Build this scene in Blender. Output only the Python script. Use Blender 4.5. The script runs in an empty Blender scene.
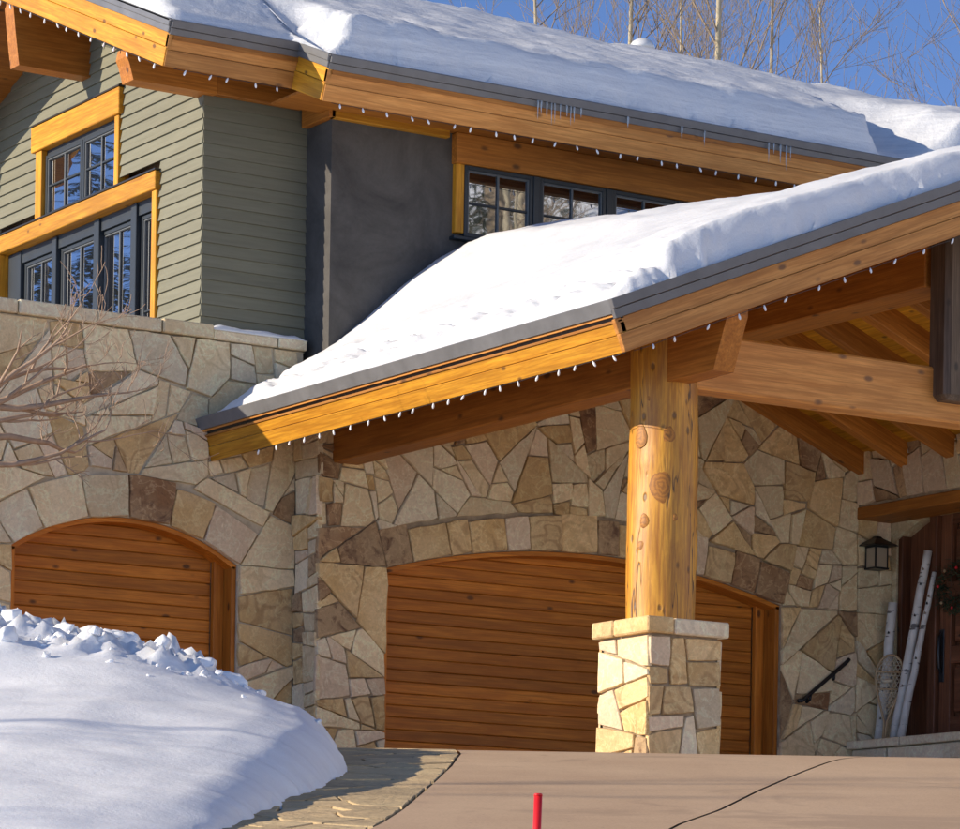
import bpy, bmesh, math, random
from mathutils import Vector, Matrix, noise as mn

# ------------------------------------------------------------------ camera, sky, sun, exposure
scene = bpy.context.scene
COL = scene.collection
YAW, ROLL, FOC, HOR = 1.0062326, 0.0159638, 3495.37, 1011.5
FW = Vector((math.cos(YAW), math.sin(YAW), 0)); RT = Vector((math.sin(YAW), -math.cos(YAW), 0)); UP = Vector((0, 0, 1))
cam = bpy.data.cameras.new('camera'); cam_o = bpy.data.objects.new('camera', cam); COL.objects.link(cam_o)
R_ = RT*math.cos(ROLL) + UP*math.sin(ROLL); U_ = UP*math.cos(ROLL) - RT*math.sin(ROLL)
cam_o.matrix_world = Matrix(((R_.x, U_.x, -FW.x, 0), (R_.y, U_.y, -FW.y, 0), (R_.z, U_.z, -FW.z, 0), (0, 0, 0, 1)))
cam.sensor_width = 36; cam.lens = FOC/960*36; cam.shift_y = (HOR-414.5)/960; cam.clip_end = 3000; cam.clip_start = .1
scene.camera = cam_o

SUN_AZ = math.radians(162.0); SUN_EL = math.radians(19.0)
SDIR = Vector((math.cos(SUN_AZ)*math.cos(SUN_EL), math.sin(SUN_AZ)*math.cos(SUN_EL), math.sin(SUN_EL)))
w = bpy.data.worlds.new('World'); scene.world = w; w.use_nodes = True
nt = w.node_tree; bg = nt.nodes['Background']
sky = nt.nodes.new('ShaderNodeTexSky'); sky.sky_type = 'NISHITA'; sky.sun_disc = False
sky.sun_elevation = SUN_EL; sky.sun_rotation = math.pi/2 - SUN_AZ
sky.altitude = 2200; sky.air_density = 0.34; sky.dust_density = 0.0; sky.ozone_density = 4.2
nt.links.new(sky.outputs[0], bg.inputs[0]); bg.inputs[1].default_value = 0.12
sun = bpy.data.lights.new('sun', 'SUN'); sun.energy = 2.2; sun.angle = math.radians(.5); sun.color = (1, .93, .82)
sun_o = bpy.data.objects.new('sun', sun); COL.objects.link(sun_o); sun_o.rotation_euler = SDIR.to_track_quat('Z', 'Y').to_euler()
sun_o.location = (-10, 30, 30)
scene.view_settings.view_transform = 'Standard'; scene.view_settings.look = 'None'
scene.view_settings.exposure = 1.58; scene.view_settings.gamma = 1
scene.view_settings.use_white_balance = True; scene.view_settings.white_balance_temperature = 7400   # camera set for winter shade

# ------------------------------------------------------------------ helpers
rng = random.Random(7)
def V(*a): return Vector(a)
def obj(name, verts, faces, mat, parent=None, smooth=False):
    me = bpy.data.meshes.new(name); me.from_pydata([tuple(v) for v in verts], [], faces); me.update()
    if mat: me.materials.append(mat)
    if smooth:
        for p in me.polygons: p.use_smooth = True
    o = bpy.data.objects.new(name, me); COL.objects.link(o)
    if parent: o.parent = parent
    return o
def empty(name, loc=(0, 0, 0), parent=None):
    o = bpy.data.objects.new(name, None); COL.objects.link(o); o.location = loc; o.empty_display_size = .2
    if parent: o.parent = parent
    return o
def tag(o, label=None, cat=None, group=None, kind=None):
    if label: o['label'] = label
    if cat: o['category'] = cat
    if group: o['group'] = group
    if kind: o['kind'] = kind
    return o
def obox(name, o0, a, b, c, mat, parent=None, bev=0.0):
    """box with corner o0 and edge vectors a, b, c"""
    o0, a, b, c = map(Vector, (o0, a, b, c))
    if a.cross(b).dot(c) < 0: a, b = b, a
    vs = [o0, o0+a, o0+a+b, o0+b, o0+c, o0+a+c, o0+a+b+c, o0+b+c]
    fs = [(3, 2, 1, 0), (4, 5, 6, 7), (0, 1, 5, 4), (1, 2, 6, 5), (2, 3, 7, 6), (3, 0, 4, 7)]
    ob = obj(name, vs, fs, mat, parent)
    if bev:
        bm = bmesh.new(); bm.from_mesh(ob.data)
        bmesh.ops.bevel(bm, geom=list(bm.edges), offset=bev, segments=1, affect='EDGES'); bm.to_mesh(ob.data); bm.free()
    return ob
def box(name, x0, x1, y0, y1, z0, z1, mat, parent=None, bev=0.0):
    return obox(name, (x0, y0, z0), (x1-x0, 0, 0), (0, y1-y0, 0), (0, 0, z1-z0), mat, parent, bev)
def prism(name, pts, fr, d0, d1, mat, parent=None):
    """polygon in a frame (origin, u, v, n) between depths d0 and d1 along n"""
    o, u, v, n = fr; k = len(pts)
    vs = [o+u*p[0]+v*p[1]+n*d1 for p in pts]+[o+u*p[0]+v*p[1]+n*d0 for p in pts]
    fs = [tuple(range(k)), tuple(range(2*k-1, k-1, -1))]+[(i, i+k, (i+1) % k+k, (i+1) % k) for i in range(k)]
    ob = obj(name, vs, fs, mat, parent)
    bm = bmesh.new(); bm.from_mesh(ob.data); bmesh.ops.recalc_face_normals(bm, faces=bm.faces); bm.to_mesh(ob.data); bm.free()
    return ob
class Tubes:
    def __init__(s): s.v = []; s.f = []
    def add(s, pts, rads, n=6, cap=True):
        pts = [Vector(p) for p in pts]; b0 = len(s.v); prev = None
        for i, p in enumerate(pts):
            t = (pts[min(i+1, len(pts)-1)]-pts[max(i-1, 0)]).normalized()
            if prev is None:
                a = t.orthogonal().normalized()
            else:
                a = (prev-t*prev.dot(t)).normalized()
            prev = a; b = t.cross(a); r = rads[i] if hasattr(rads, '__len__') else rads
            for k in range(n):
                an = 2*math.pi*k/n; s.v.append(p+a*math.cos(an)*r+b*math.sin(an)*r)
        for i in range(len(pts)-1):
            for k in range(n):
                k2 = (k+1) % n; s.f.append((b0+i*n+k, b0+i*n+k2, b0+(i+1)*n+k2, b0+(i+1)*n+k))
        if cap:
            s.f.append(tuple(b0+k for k in range(n-1, -1, -1))); s.f.append(tuple(b0+(len(pts)-1)*n+k for k in range(n)))
    def build(s, name, mat, parent=None): return obj(name, s.v, s.f, mat, parent, True)
def sstep(a, b, x):
    t = min(1, max(0, (x-a)/(b-a))); return t*t*(3-2*t)
def lerp_tab(tab, x):
    if x <= tab[0][0]: return tab[0][1]
    for (a, b), (c, d) in zip(tab, tab[1:]):
        if x <= c: return b+(d-b)*(x-a)/(c-a)
    return tab[-1][1]
def fnoise(x, y, z=0.0, sc=1.0, oct=3): return mn.fractal(Vector((x*sc, y*sc, z*sc)), .8, 2.0, oct)

# ------------------------------------------------------------------ materials
class NT:
    def __init__(s, name):
        s.m = bpy.data.materials.new(name); s.m.use_nodes = True; s.t = s.m.node_tree; s.b = s.t.nodes['Principled BSDF']
    def n(s, typ, **kw):
        nd = s.t.nodes.new('ShaderNode'+typ)
        for k, val in kw.items(): setattr(nd, k, val)
        return nd
    def l(s, a, b): s.t.links.new(a, b)
    def val(s, op, a, b=None):
        nd = s.n('Math', operation=op)
        for i, x in enumerate((a, b)):
            if x is None: continue
            if isinstance(x, (int, float)): nd.inputs[i].default_value = x
            else: s.l(x, nd.inputs[i])
        return nd.outputs[0]
    def ramp(s, fac, stops):
        r = s.n('ValToRGB'); e = r.color_ramp.elements
        while len(e) < len(stops): e.new(.5)
        for el, (p, c) in zip(e, stops): el.position = p; el.color = (*c, 1) if len(c) == 3 else c
        s.l(fac, r.inputs[0]); return r.outputs[0]
    def mix(s, fac, a, b, mode='MIX'):
        m = s.n('Mix', data_type='RGBA', blend_type=mode)
        for i, x in ((0, fac), (6, a), (7, b)):
            if isinstance(x, (int, float)): m.inputs[i].default_value = x
            elif isinstance(x, tuple): m.inputs[i].default_value = (*x, 1)
            else: s.l(x, m.inputs[i])
        return m.outputs[2]
    def noise(s, vec, scale, detail=4, rough=.55, w=None, dist=0):
        nd = s.n('TexNoise', noise_dimensions='4D' if w is not None else '3D')
        nd.inputs['Scale'].default_value = scale; nd.inputs['Detail'].default_value = detail; nd.inputs['Roughness'].default_value = rough
        nd.inputs['Distortion'].default_value = dist
        s.l(vec, nd.inputs['Vector'])
        if w is not None: s.l(w, nd.inputs['W'])
        return nd.outputs['Fac']
    def coord(s, scale=(1, 1, 1), rot=(0, 0, 0)):
        tc = s.n('TexCoord'); mp = s.n('Mapping'); mp2 = s.n('Mapping')
        mp.inputs['Rotation'].default_value = rot; mp2.inputs['Scale'].default_value = scale
        s.l(tc.outputs['Object'], mp.inputs[0]); s.l(mp.outputs[0], mp2.inputs[0]); return mp2.outputs[0]
    def rand(s): return s.n('ObjectInfo').outputs['Random']
    def bump(s, h, strength=.3, dist=.01):
        b = s.n('Bump'); b.inputs['Strength'].default_value = strength; b.inputs['Distance'].default_value = dist
        s.l(h, b.inputs['Height']); s.l(b.outputs[0], s.b.inputs['Normal'])
    def col(s, c):
        if isinstance(c, tuple): s.b.inputs['Base Color'].default_value = (*c, 1)
        else: s.l(c, s.b.inputs['Base Color'])
    def rough(s, r): s.b.inputs['Roughness'].default_value = r

PITCH = .404; ANG = math.atan(PITCH)
AX = {'x': ((1, 9, 9), (0, 0, 0)), 'y': ((9, 1, 9), (0, 0, 0)), 'z': ((9, 9, 1), (0, 0, 0)),
      'sx': ((1, 9, 9), (0, ANG, 0)), 'dx': ((1, 9, 9), (0, -ANG, 0)), 'sy': ((9, 1, 9), (-ANG, 0, 0))}
_w = {}
def wood(axis, tone='honey', knots=1.0):
    key = (axis, tone, knots)
    if key in _w: return _w[key]
    tones = {'honey': ((.42, .165, .012), (.62, .29, .026), (.10, .04, .012)),
             'door': ((.42, .120, .012), (.60, .205, .026), (.05, .017, .006)),
             'brown': ((.33, .110, .016), (.48, .18, .032), (.07, .03, .012)),
             'pale': ((.44, .17, .038), (.60, .27, .075), (.13, .06, .03)),
             'dark': ((.075, .050, .034), (.13, .090, .062), (.03, .024, .02)),
             'red': ((.12, .040, .018), (.21, .08, .038), (.02, .01, .006))}
    c1, c2, ck = tones[tone]
    M = NT('wood_%s_%s' % (tone, axis)); sc, rot = AX[axis]
    rn = M.rand(); W = M.val('MULTIPLY', rn, 37.0)
    v = M.coord(sc, rot)
    g = M.noise(v, 1.6, 8, .66, W, .45)
    v2 = M.coord(tuple(a_*3.2 if a_ > 1 else .9 for a_ in sc), rot)
    fine = M.noise(v2, 1.7, 4, .65, W, .2)
    col = M.ramp(g, [(.36, c1), (.62, c2)])
    col = M.mix(M.ramp(fine, [(.40, (.6, .6, .6)), (.58, (0, 0, 0))]), col, tuple(x*.66 for x in c1))
    vor = M.n('TexVoronoi', voronoi_dimensions='3D', feature='F1'); vor.inputs['Scale'].default_value = 1.0
    vv = M.coord(tuple(4.4 if s_ > 1 else 2.3 for s_ in sc), rot)
    off = M.n('VectorMath', operation='ADD'); cmb = M.n('CombineXYZ')
    for q_ in range(3): M.l(W, cmb.inputs[q_])
    M.l(vv, off.inputs[0]); M.l(cmb.outputs[0], off.inputs[1]); M.l(off.outputs[0], vor.inputs['Vector'])
    kn = M.ramp(vor.outputs['Distance'], [(.085*knots, (1, 1, 1)), (.17*knots, (0, 0, 0))])
    col = M.mix(M.val('MULTIPLY', kn, .85), col, ck)
    br = M.val('ADD', M.val('MULTIPLY', rn, .5), .76)
    hs = M.n('HueSaturation'); M.l(col, hs.inputs['Color']); M.l(br, hs.inputs['Value'])
    # weather streaks
    big = M.noise(M.coord((1, 1, 1)), .8, 3, .5, W)
    col = M.mix(M.ramp(big, [(.5, (0, 0, 0)), (.75, (.35, .35, .35))]), hs.outputs[0], tuple(x*.6 for x in c1))
    M.col(col); M.rough(.52); M.b.inputs['Specular IOR Level'].default_value = .3
    M.bump(M.val('ADD', g, M.val('MULTIPLY', fine, .5)), .25, .006)
    _w[key] = M.m; return M.m

def stone_mat(name, base, alt, vein, band=0.3, blotch=0.3):
    M = NT(name); rn = M.rand(); W = M.val('MULTIPLY', rn, 61.0); v = M.coord()
    tone = M.noise(v, 1.5, 3, .5, W)
    col = M.mix(M.ramp(tone, [(.35, (0, 0, 0)), (.62, (1, 1, 1))]), base, alt)
    # sediment rings: iso-lines of a slow noise
    fld = M.noise(v, 1.9, 1.5, .5, W, .6)
    st = M.val('SINE', M.val('MULTIPLY', fld, 58.0))
    rings = M.ramp(M.val('ADD', M.val('MULTIPLY', st, .5), .5), [(.55, (0, 0, 0)), (.95, (1, 1, 1))])
    sel = M.ramp(M.noise(v, .9, 1, .5, W), [(.45, (0, 0, 0)), (.6, (1, 1, 1))])
    col = M.mix(M.val('MULTIPLY', M.val('MULTIPLY', rings, sel), band*.8), col, vein)
    wv = M.ramp(M.noise(v, 3.2, 5, .6, M.val('ADD', W, 7.7), 1.2), [(.47, (0, 0, 0)), (.5, (.55, .55, .55)), (.53, (0, 0, 0))])
    col = M.mix(wv, col, tuple(min(.8, x*1.35) for x in alt))
    bl = M.ramp(M.noise(v, 4.5, 7, .66, W, 1.2), [(.52, (0, 0, 0)), (.66, (1, 1, 1))])
    col = M.mix(M.val('MULTIPLY', bl, blotch), col, vein)
    gr = M.noise(v, 38, 5, .7, W)
    col = M.mix(.45, col, M.ramp(gr, [(.3, (.42, .42, .42)), (.7, (1, 1, 1))]), 'MULTIPLY')
    hs = M.n('HueSaturation'); M.l(col, hs.inputs['Color']); M.l(M.val('ADD', M.val('MULTIPLY', rn, .36), .93), hs.inputs['Value'])
    M.col(hs.outputs[0]); M.rough(.85)
    h = M.val('ADD', M.noise(v, 7, 6, .65, W), M.val('MULTIPLY', gr, .25)); M.bump(h, .8, .03)
    return M.m
ST = [stone_mat('sandstone_cream', (.69, .50, .28), (.74, .58, .36), (.30, .17, .07), .35, .18),
      stone_mat('sandstone_ochre', (.60, .38, .16), (.68, .47, .24), (.28, .14, .05), .55, .30),
      stone_mat('sandstone_grey', (.66, .51, .325), (.71, .58, .40), (.28, .2, .12), .20, .15),
      stone_mat('sandstone_pink', (.65, .46, .30), (.69, .53, .36), (.30, .17, .1), .20, .15),
      stone_mat('sandstone_rust', (.25, .12, .05), (.42, .28, .15), (.10, .04, .022), .2, .85)]
def plain(name, c, rough=.6, nz=.12, scale=6, bump=.0, metal=0):
    M = NT(name); v = M.coord()
    f = M.noise(v, scale, 5, .6)
    M.col(M.ramp(f, [(.25, tuple(x*(1-nz) for x in c)), (.75, tuple(min(1, x*(1+nz)) for x in c))])); M.rough(rough); M.b.inputs['Metallic'].default_value = metal
    if bump: M.bump(M.noise(v, scale*6, 4, .6), bump, .01)
    return M.m
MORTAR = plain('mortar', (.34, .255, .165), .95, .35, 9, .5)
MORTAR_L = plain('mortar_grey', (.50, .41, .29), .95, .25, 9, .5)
STEEL = plain('roof_steel', (.115, .112, .115), .45, .2, 4)
STEEL_L = plain('drip_edge', (.13, .13, .135), .42, .25, 3)
DARKMETAL = plain('black_metal', (.014, .014, .015), .4, .2)
STUCCO = None
def mk_stucco():
    M = NT('charcoal_stucco'); v = M.coord()
    a = M.noise(v, 1.3, 6, .66, None, .9); b = M.noise(v, 30, 4, .7)
    c = M.ramp(a, [(.32, (.045, .041, .038)), (.66, (.098, .090, .082))])
    M.col(M.mix(.25, c, M.ramp(b, [(.3, (.5, .5, .5)), (.7, (1, 1, 1))]), 'MULTIPLY')); M.rough(.9)
    M.bump(M.val('ADD', M.noise(v, 5, 4, .6), M.val('MULTIPLY', b, .4)), .35, .01); return M.m
STUCCO = mk_stucco()
def mk_siding(axis):
    M = NT('olive_siding_'+axis); rn = M.rand()
    sc = (1, 14, 14) if axis == 'x' else (14, 1, 14)
    v = M.coord(sc); g = M.noise(v, 2, 6, .6, M.val('MULTIPLY', rn, 20))
    c = M.ramp(g, [(.3, (.138, .132, .090)), (.7, (.177, .169, .117))])
    hs = M.n('HueSaturation'); M.l(c, hs.inputs['Color']); M.l(M.val('ADD', M.val('MULTIPLY', rn, .14), .93), hs.inputs['Value'])
    M.col(hs.outputs[0]); M.rough(.75); M.bump(g, .2, .004); return M.m
SID_Y, SID_X = mk_siding('y'), mk_siding('x')
FRAME = plain('window_frame_paint', (.014, .021, .028), .45, .15)
MUNTIN = plain('window_bar_paint', (.10, .108, .112), .45, .15)
def mk_glass():
    M = NT('window_glass'); t = M.t
    gl = M.n('BsdfGlossy'); gl.inputs['Roughness'].default_value = .015; gl.inputs['Color'].default_value = (.86, .9, .95, 1)
    v = M.coord(); b = M.n('Bump'); b.inputs['Strength'].default_value = .05; b.inputs['Distance'].default_value = .02
    M.l(M.noise(v, 1.6, 2, .5), b.inputs['Height']); M.l(b.outputs[0], gl.inputs['Normal'])
    M.b.inputs['Base Color'].default_value = (.012, .011, .010, 1); M.rough(.1)
    mx = M.n('MixShader'); mx.inputs[0].default_value = .48
    M.l(M.b.outputs[0], mx.inputs[1]); M.l(gl.outputs[0], mx.inputs[2])
    M.l(mx.outputs[0], t.nodes['Material Output'].inputs[0]); return M.m
GLASS = mk_glass()
def mk_snow(name='snow', rough_s=1.0, k=1.0):
    M = NT(name); v = M.coord()
    a = M.noise(v, 3, 5, .6); b = M.noise(v, 22, 5, .65); c = M.noise(v, 120, 3, .6)
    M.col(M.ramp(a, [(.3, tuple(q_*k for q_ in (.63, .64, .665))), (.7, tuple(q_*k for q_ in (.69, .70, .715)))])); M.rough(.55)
    M.b.inputs['Specular IOR Level'].default_value = .25
    M.b.inputs['Subsurface Weight'].default_value = .12; M.b.inputs['Subsurface Radius'].default_value = (.06, .08, .1); M.b.inputs['Subsurface Scale'].default_value = .4
    M.bump(M.val('ADD', M.val('ADD', M.val('MULTIPLY', a, .35), M.val('MULTIPLY', b, .35)), M.val('MULTIPLY', c, .10)), .4*rough_s, .04); return M.m
SNOW = mk_snow()
BRIGHT_SNOW = mk_snow('brightened_snow', .8, 1.22)  # paler copy of the roof snow, its colour standing in for stronger light
def mk_old():
    M = NT('layered_snow'); v = M.coord((1.2, 1.2, 14)); a = M.noise(v, 1.0, 5, .62, None, .4); b = M.noise(M.coord(), 16, 6, .68); c = M.noise(M.coord(), 3, 4, .6)
    M.col(M.ramp(a, [(.3, (.56, .58, .615)), (.66, (.70, .715, .735))])); M.rough(.55); M.b.inputs['Specular IOR Level'].default_value = .25
    M.bump(M.val('ADD', M.val('ADD', M.val('MULTIPLY', a, .55), M.val('MULTIPLY', b, .45)), M.val('MULTIPLY', c, .3)), .55, .05); return M.m
OLDSNOW = mk_old()
def mk_ice():
    M = NT('ice'); M.col((.75, .82, .88)); M.rough(.1); M.b.inputs['Transmission Weight'].default_value = .7; M.b.inputs['IOR'].default_value = 1.31; return M.m
ICE = mk_ice()
def mk_drive():
    M = NT('driveway_concrete'); v = M.coord()
    a = M.noise(v, .7, 5, .6); b = M.noise(v, 60, 4, .7); c = M.noise(M.coord((.5, 2.2, 1), (0, 0, -YAW)), 2.0, 5, .6)
    col = M.ramp(a, [(.3, (.50, .33, .205)), (.72, (.60, .415, .265))])
    col = M.mix(M.ramp(c, [(.5, (0, 0, 0)), (.75, (.2, .2, .2))]), col, (.38, .25, .17))
    col = M.mix(.4, col, M.ramp(b, [(.35, (.5, .5, .5)), (.65, (1, 1, 1))]), 'MULTIPLY')
    spk = M.ramp(M.noise(v, 24, 3, .6), [(.68, (0, 0, 0)), (.72, (.5, .5, .5))]); col = M.mix(spk, col, (.20, .14, .10))
    wet = M.ramp(M.noise(v, .45, 5, .65, None, .8), [(.56, (0, 0, 0)), (.62, (.45, .45, .45))]); col = M.mix(wet, col, (.30, .20, .13))
    M.col(col); M.rough(.8); M.bump(b, .25, .004); return M.m
DRIVE = mk_drive()
FLAG = stone_mat('flagstone', (.60, .45, .25), (.50, .36, .20), (.22, .13, .07), .3, .35)
BULB = plain('bulb_white', (.80, .80, .80), .3, .02)
BARK = plain('aspen_bark', (.36, .30, .20), .85, .35, 5, .4)
TWIG = plain('twig_bark', (.25, .185, .125), .85, .3, 7, .4)
SHRUB = plain('shrub_bark', (.34, .225, .15), .8, .3, 9, .4)
RED = plain('red_plastic', (.62, .015, .022), .4, .1)
NEEDLE = plain('conifer_needles', (.035, .065, .028), .8, .5, 3)

# ------------------------------------------------------------------ ground
def G(d):
    if d < 25: return -1.48+.13*d
    if d < 29: return 1.77+.13*(d-25)-.01125*(d-25)**2
    return 2.11+.04*(min(d, 41)-29)
def P_(s, d, dz=0.0): p = FW*d+RT*s; return V(p.x, p.y, G(d)+dz)
def sheet(name, ss, ds, fz, mat):
    vs = []; fs = []; n = len(ss)
    for d in ds:
        for s in ss: vs.append(fz(s, d))
    for j in range(len(ds)-1):
        for i in range(n-1): fs.append((j*n+i, j*n+i+1, (j+1)*n+i+1, (j+1)*n+i))
    return obj(name, vs, fs, mat, None, True)
dl = [-400, -200, -130, -110, -90, -70, -60, -50, -40, -30, -20, -14, -7, 0, 4, 8, 12]+[14+i*.5 for i in range(56)]+[45, 60, 100, 200, 500]
sl = [-500, -200, -80, -40, -20, -10, -5, 0, 5, 10, 15, 19, 22, 25, 28, 32, 36, 40, 45, 50, 56, 62, 70, 80, 100, 200, 500]
def bounce_hill(s, d):   # unseen snowy hillside, added to bounce sunlight onto the shaded walls
    u = max(0, s-13); v = max(0, -22-d)
    return min(34, .66*u*sstep(0, 10, u))*(1-sstep(30, 60, d))*sstep(-130, -70, d)*(1+.12*fnoise(s, d, 0, .03))
ground = tag(sheet('ground', sl, dl, lambda s, d: P_(s, max(d, -60), -.03+bounce_hill(s, d)), BRIGHT_SNOW), kind='structure')
# driveway of tinted concrete; its left edge follows the flagstone border
EDGE = [(10, -1.35), (16, -.95), (18.92, -.56), (19.96, -.47), (22.14, -.34), (24.25, -.23), (25.85, -.18), (28, -.25), (31, -.6)]
JOINT = [(14, .05), (19.26, 1.09), (20.37, 1.38), (22.17, 1.75), (24.09, 2.18), (26.07, 2.66), (27.5, 3.1), (30, 4.2)]
dd = [8+i*.25 for i in range(93)]
def halves():
    outs = []
    for side in (0, 1):
        vs = []; fs = []
        for d in dd:
            e = lerp_tab(EDGE, d)+.012; j = lerp_tab(JOINT, d)
            row = [e+(j-.011-e)*k/4 for k in range(5)] if side == 0 else [j+.011+(14-j)*k/6 for k in range(7)]
            for s in row: vs.append(P_(s, d, .03))
        n = 5 if side == 0 else 7
        for a in range(len(dd)-1):
            for i in range(n-1): fs.append((a*n+i, a*n+i+1, (a+1)*n+i+1, (a+1)*n+i))
        outs.append((vs, fs))
    return outs
hv = halves()
driveway = obj('driveway', hv[0][0], hv[0][1], DRIVE, None, True); tag(driveway, kind='structure')
slab2 = obj('driveway', hv[1][0], hv[1][1], DRIVE, None, True); tag(slab2, kind='structure')
JM = plain('joint_filler', (.045, .04, .036), .9, .2)
vs = []; fs = []
for k, d in enumerate(dd):
    j = lerp_tab(JOINT, d); vs += [P_(j-.03, d, .012), P_(j+.03, d, .012)]
    if k: fs.append((2*k-2, 2*k-1, 2*k+1, 2*k))
driveway_joint = tag(obj('control_joint', vs, fs, JM), kind='structure'); driveway_joint.parent = driveway
del driveway_joint['kind']
apron = tag(sheet('garage_apron', [-9, -6, -4, -2, 0], [24+i*.5 for i in range(27)], lambda s, d: P_(s, d, .0), DRIVE), kind='structure')

# ------------------------------------------------------------------ polygon tools and stonework
def clip(poly, a, b, c):
    """keep a*x + b*y <= c"""
    out = []
    for i in range(len(poly)):
        p, q = poly[i], poly[(i+1) % len(poly)]
        dp, dq = a*p[0]+b*p[1]-c, a*q[0]+b*q[1]-c
        if dp <= 0: out.append(p)
        if dp*dq < 0:
            t = dp/(dp-dq); out.append((p[0]+(q[0]-p[0])*t, p[1]+(q[1]-p[1])*t))
    return out
def area(p): return .5*sum(p[i][0]*p[(i+1) % len(p)][1]-p[(i+1) % len(p)][0]*p[i][1] for i in range(len(p)))
def cent(p): return (sum(q[0] for q in p)/len(p), sum(q[1] for q in p)/len(p))
def inset(poly, j):
    out = poly
    for i in range(len(poly)):
        p, q = poly[i], poly[(i+1) % len(poly)]
        ex, ey = q[0]-p[0], q[1]-p[1]; L = math.hypot(ex, ey)
        if L < 1e-5: continue
        a, b = ey/L, -ex/L; out = clip(out, a, b, a*p[0]+b*p[1]-j)
        if len(out) < 3: return []
    return out
def tess(bounds, r, rlo, rhi, allowed=None, extra=None, tries=4000, split=.5, asp=1.22):
    xs = [p[0] for p in bounds]; ys = [p[1] for p in bounds]; seeds = []
    for t in range(tries):
        p = (r.uniform(min(xs), max(xs)), r.uniform(min(ys), max(ys)))
        q = r.random()**1.7; rad = rlo+(rhi-rlo)*q
        if allowed and not allowed(p): continue
        if all(math.hypot((p[0]-s[0])/asp, p[1]-s[1]) > (rad+s[2])*.92 for s in seeds): seeds.append((p[0], p[1], rad))
    cells = []
    for i, s in enumerate(seeds):
        poly = list(bounds)
        for k, o in enumerate(seeds):
            if k == i: continue
            dx, dy = o[0]-s[0], (o[1]-s[1])
            if abs(dx) > 2.2 or abs(dy) > 2.2: continue
            a, b = 2*dx/asp**2, 2*dy
            c = (o[0]**2-s[0]**2)/asp**2+o[1]**2-s[1]**2-(o[2]**2-s[2]**2)*1.0
            poly = clip(poly, a, b, c)
            if len(poly) < 3: break
        if len(poly) < 3: continue
        parts = extra(poly) if extra else [poly]
        for poly in parts:
          if len(poly) < 3 or area(poly) < .005: continue
          if area(poly) > .10 and r.random() < split:
            cx, cy = cent(poly); an = r.choice([0, math.pi/2, r.uniform(0, math.pi)])+r.uniform(-.35, .35); k = r.uniform(-.12, .12)
            a, b = math.cos(an), math.sin(an)
            for sg in (1, -1):
                h = clip(poly, a*sg, b*sg, sg*(a*cx+b*cy+k))
                if len(h) >= 3 and area(h) > .006: cells.append(h)
          else: cells.append(poly)
    return cells
def bsp(poly, r, amin, amax, skew=.16):
    A = area(poly)
    if A < amin*2 or (A < amax and r.random() < .45): return [poly]
    xs = [p[0] for p in poly]; ys = [p[1] for p in poly]; W, H = max(xs)-min(xs), max(ys)-min(ys)
    an = (0 if W > H*r.uniform(.7, 1.3) else math.pi/2)+r.gauss(0, skew)
    a, b = math.cos(an), math.sin(an); cx, cy = cent(poly)
    pr = [a*p[0]+b*p[1] for p in poly]; c = min(pr)+(max(pr)-min(pr))*r.uniform(.28, .72)
    out = []
    for sg in (1, -1):
        h = clip(poly, a*sg, b*sg, sg*c)
        if len(h) >= 3 and area(h) > .004: out += bsp(h, r, amin, amax, skew)
    return out
def rubble(bounds, r, extra=None, amin=.03, amax=.26, skew=.36):
    out = []
    for c in tess(bounds, r, .42, .60, None, extra, 2500, 0.0, 1.1): out += [q for q in bsp(c, r, amin, amax, skew) if area(q) > .006]
    return out
def resample(poly, r, step=.16, jit=.012, maxv=13):
    out = []; n = len(poly); per = sum(math.dist(poly[i], poly[(i+1) % n]) for i in range(n)); step = max(step, per/(maxv-n*.5))
    for i in range(n):
        p, q = poly[i], poly[(i+1) % n]; o = poly[i-1]
        L = math.dist(p, q)
        if L < .02: continue
        c = min(.022, L*.12)*r.uniform(.15, 1)
        out.append((p[0]+(q[0]-p[0])*c/L, p[1]+(q[1]-p[1])*c/L))
        m = int(L/step)
        for k in range(1, m+1):
            t = k/(m+1)+r.uniform(-.08, .08); nx, ny = (q[1]-p[1])/L, -(q[0]-p[0])/L; e = r.uniform(-.75, .6)*jit
            out.append((p[0]+(q[0]-p[0])*t+nx*e, p[1]+(q[1]-p[1])*t+ny*e))
    return out
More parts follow.
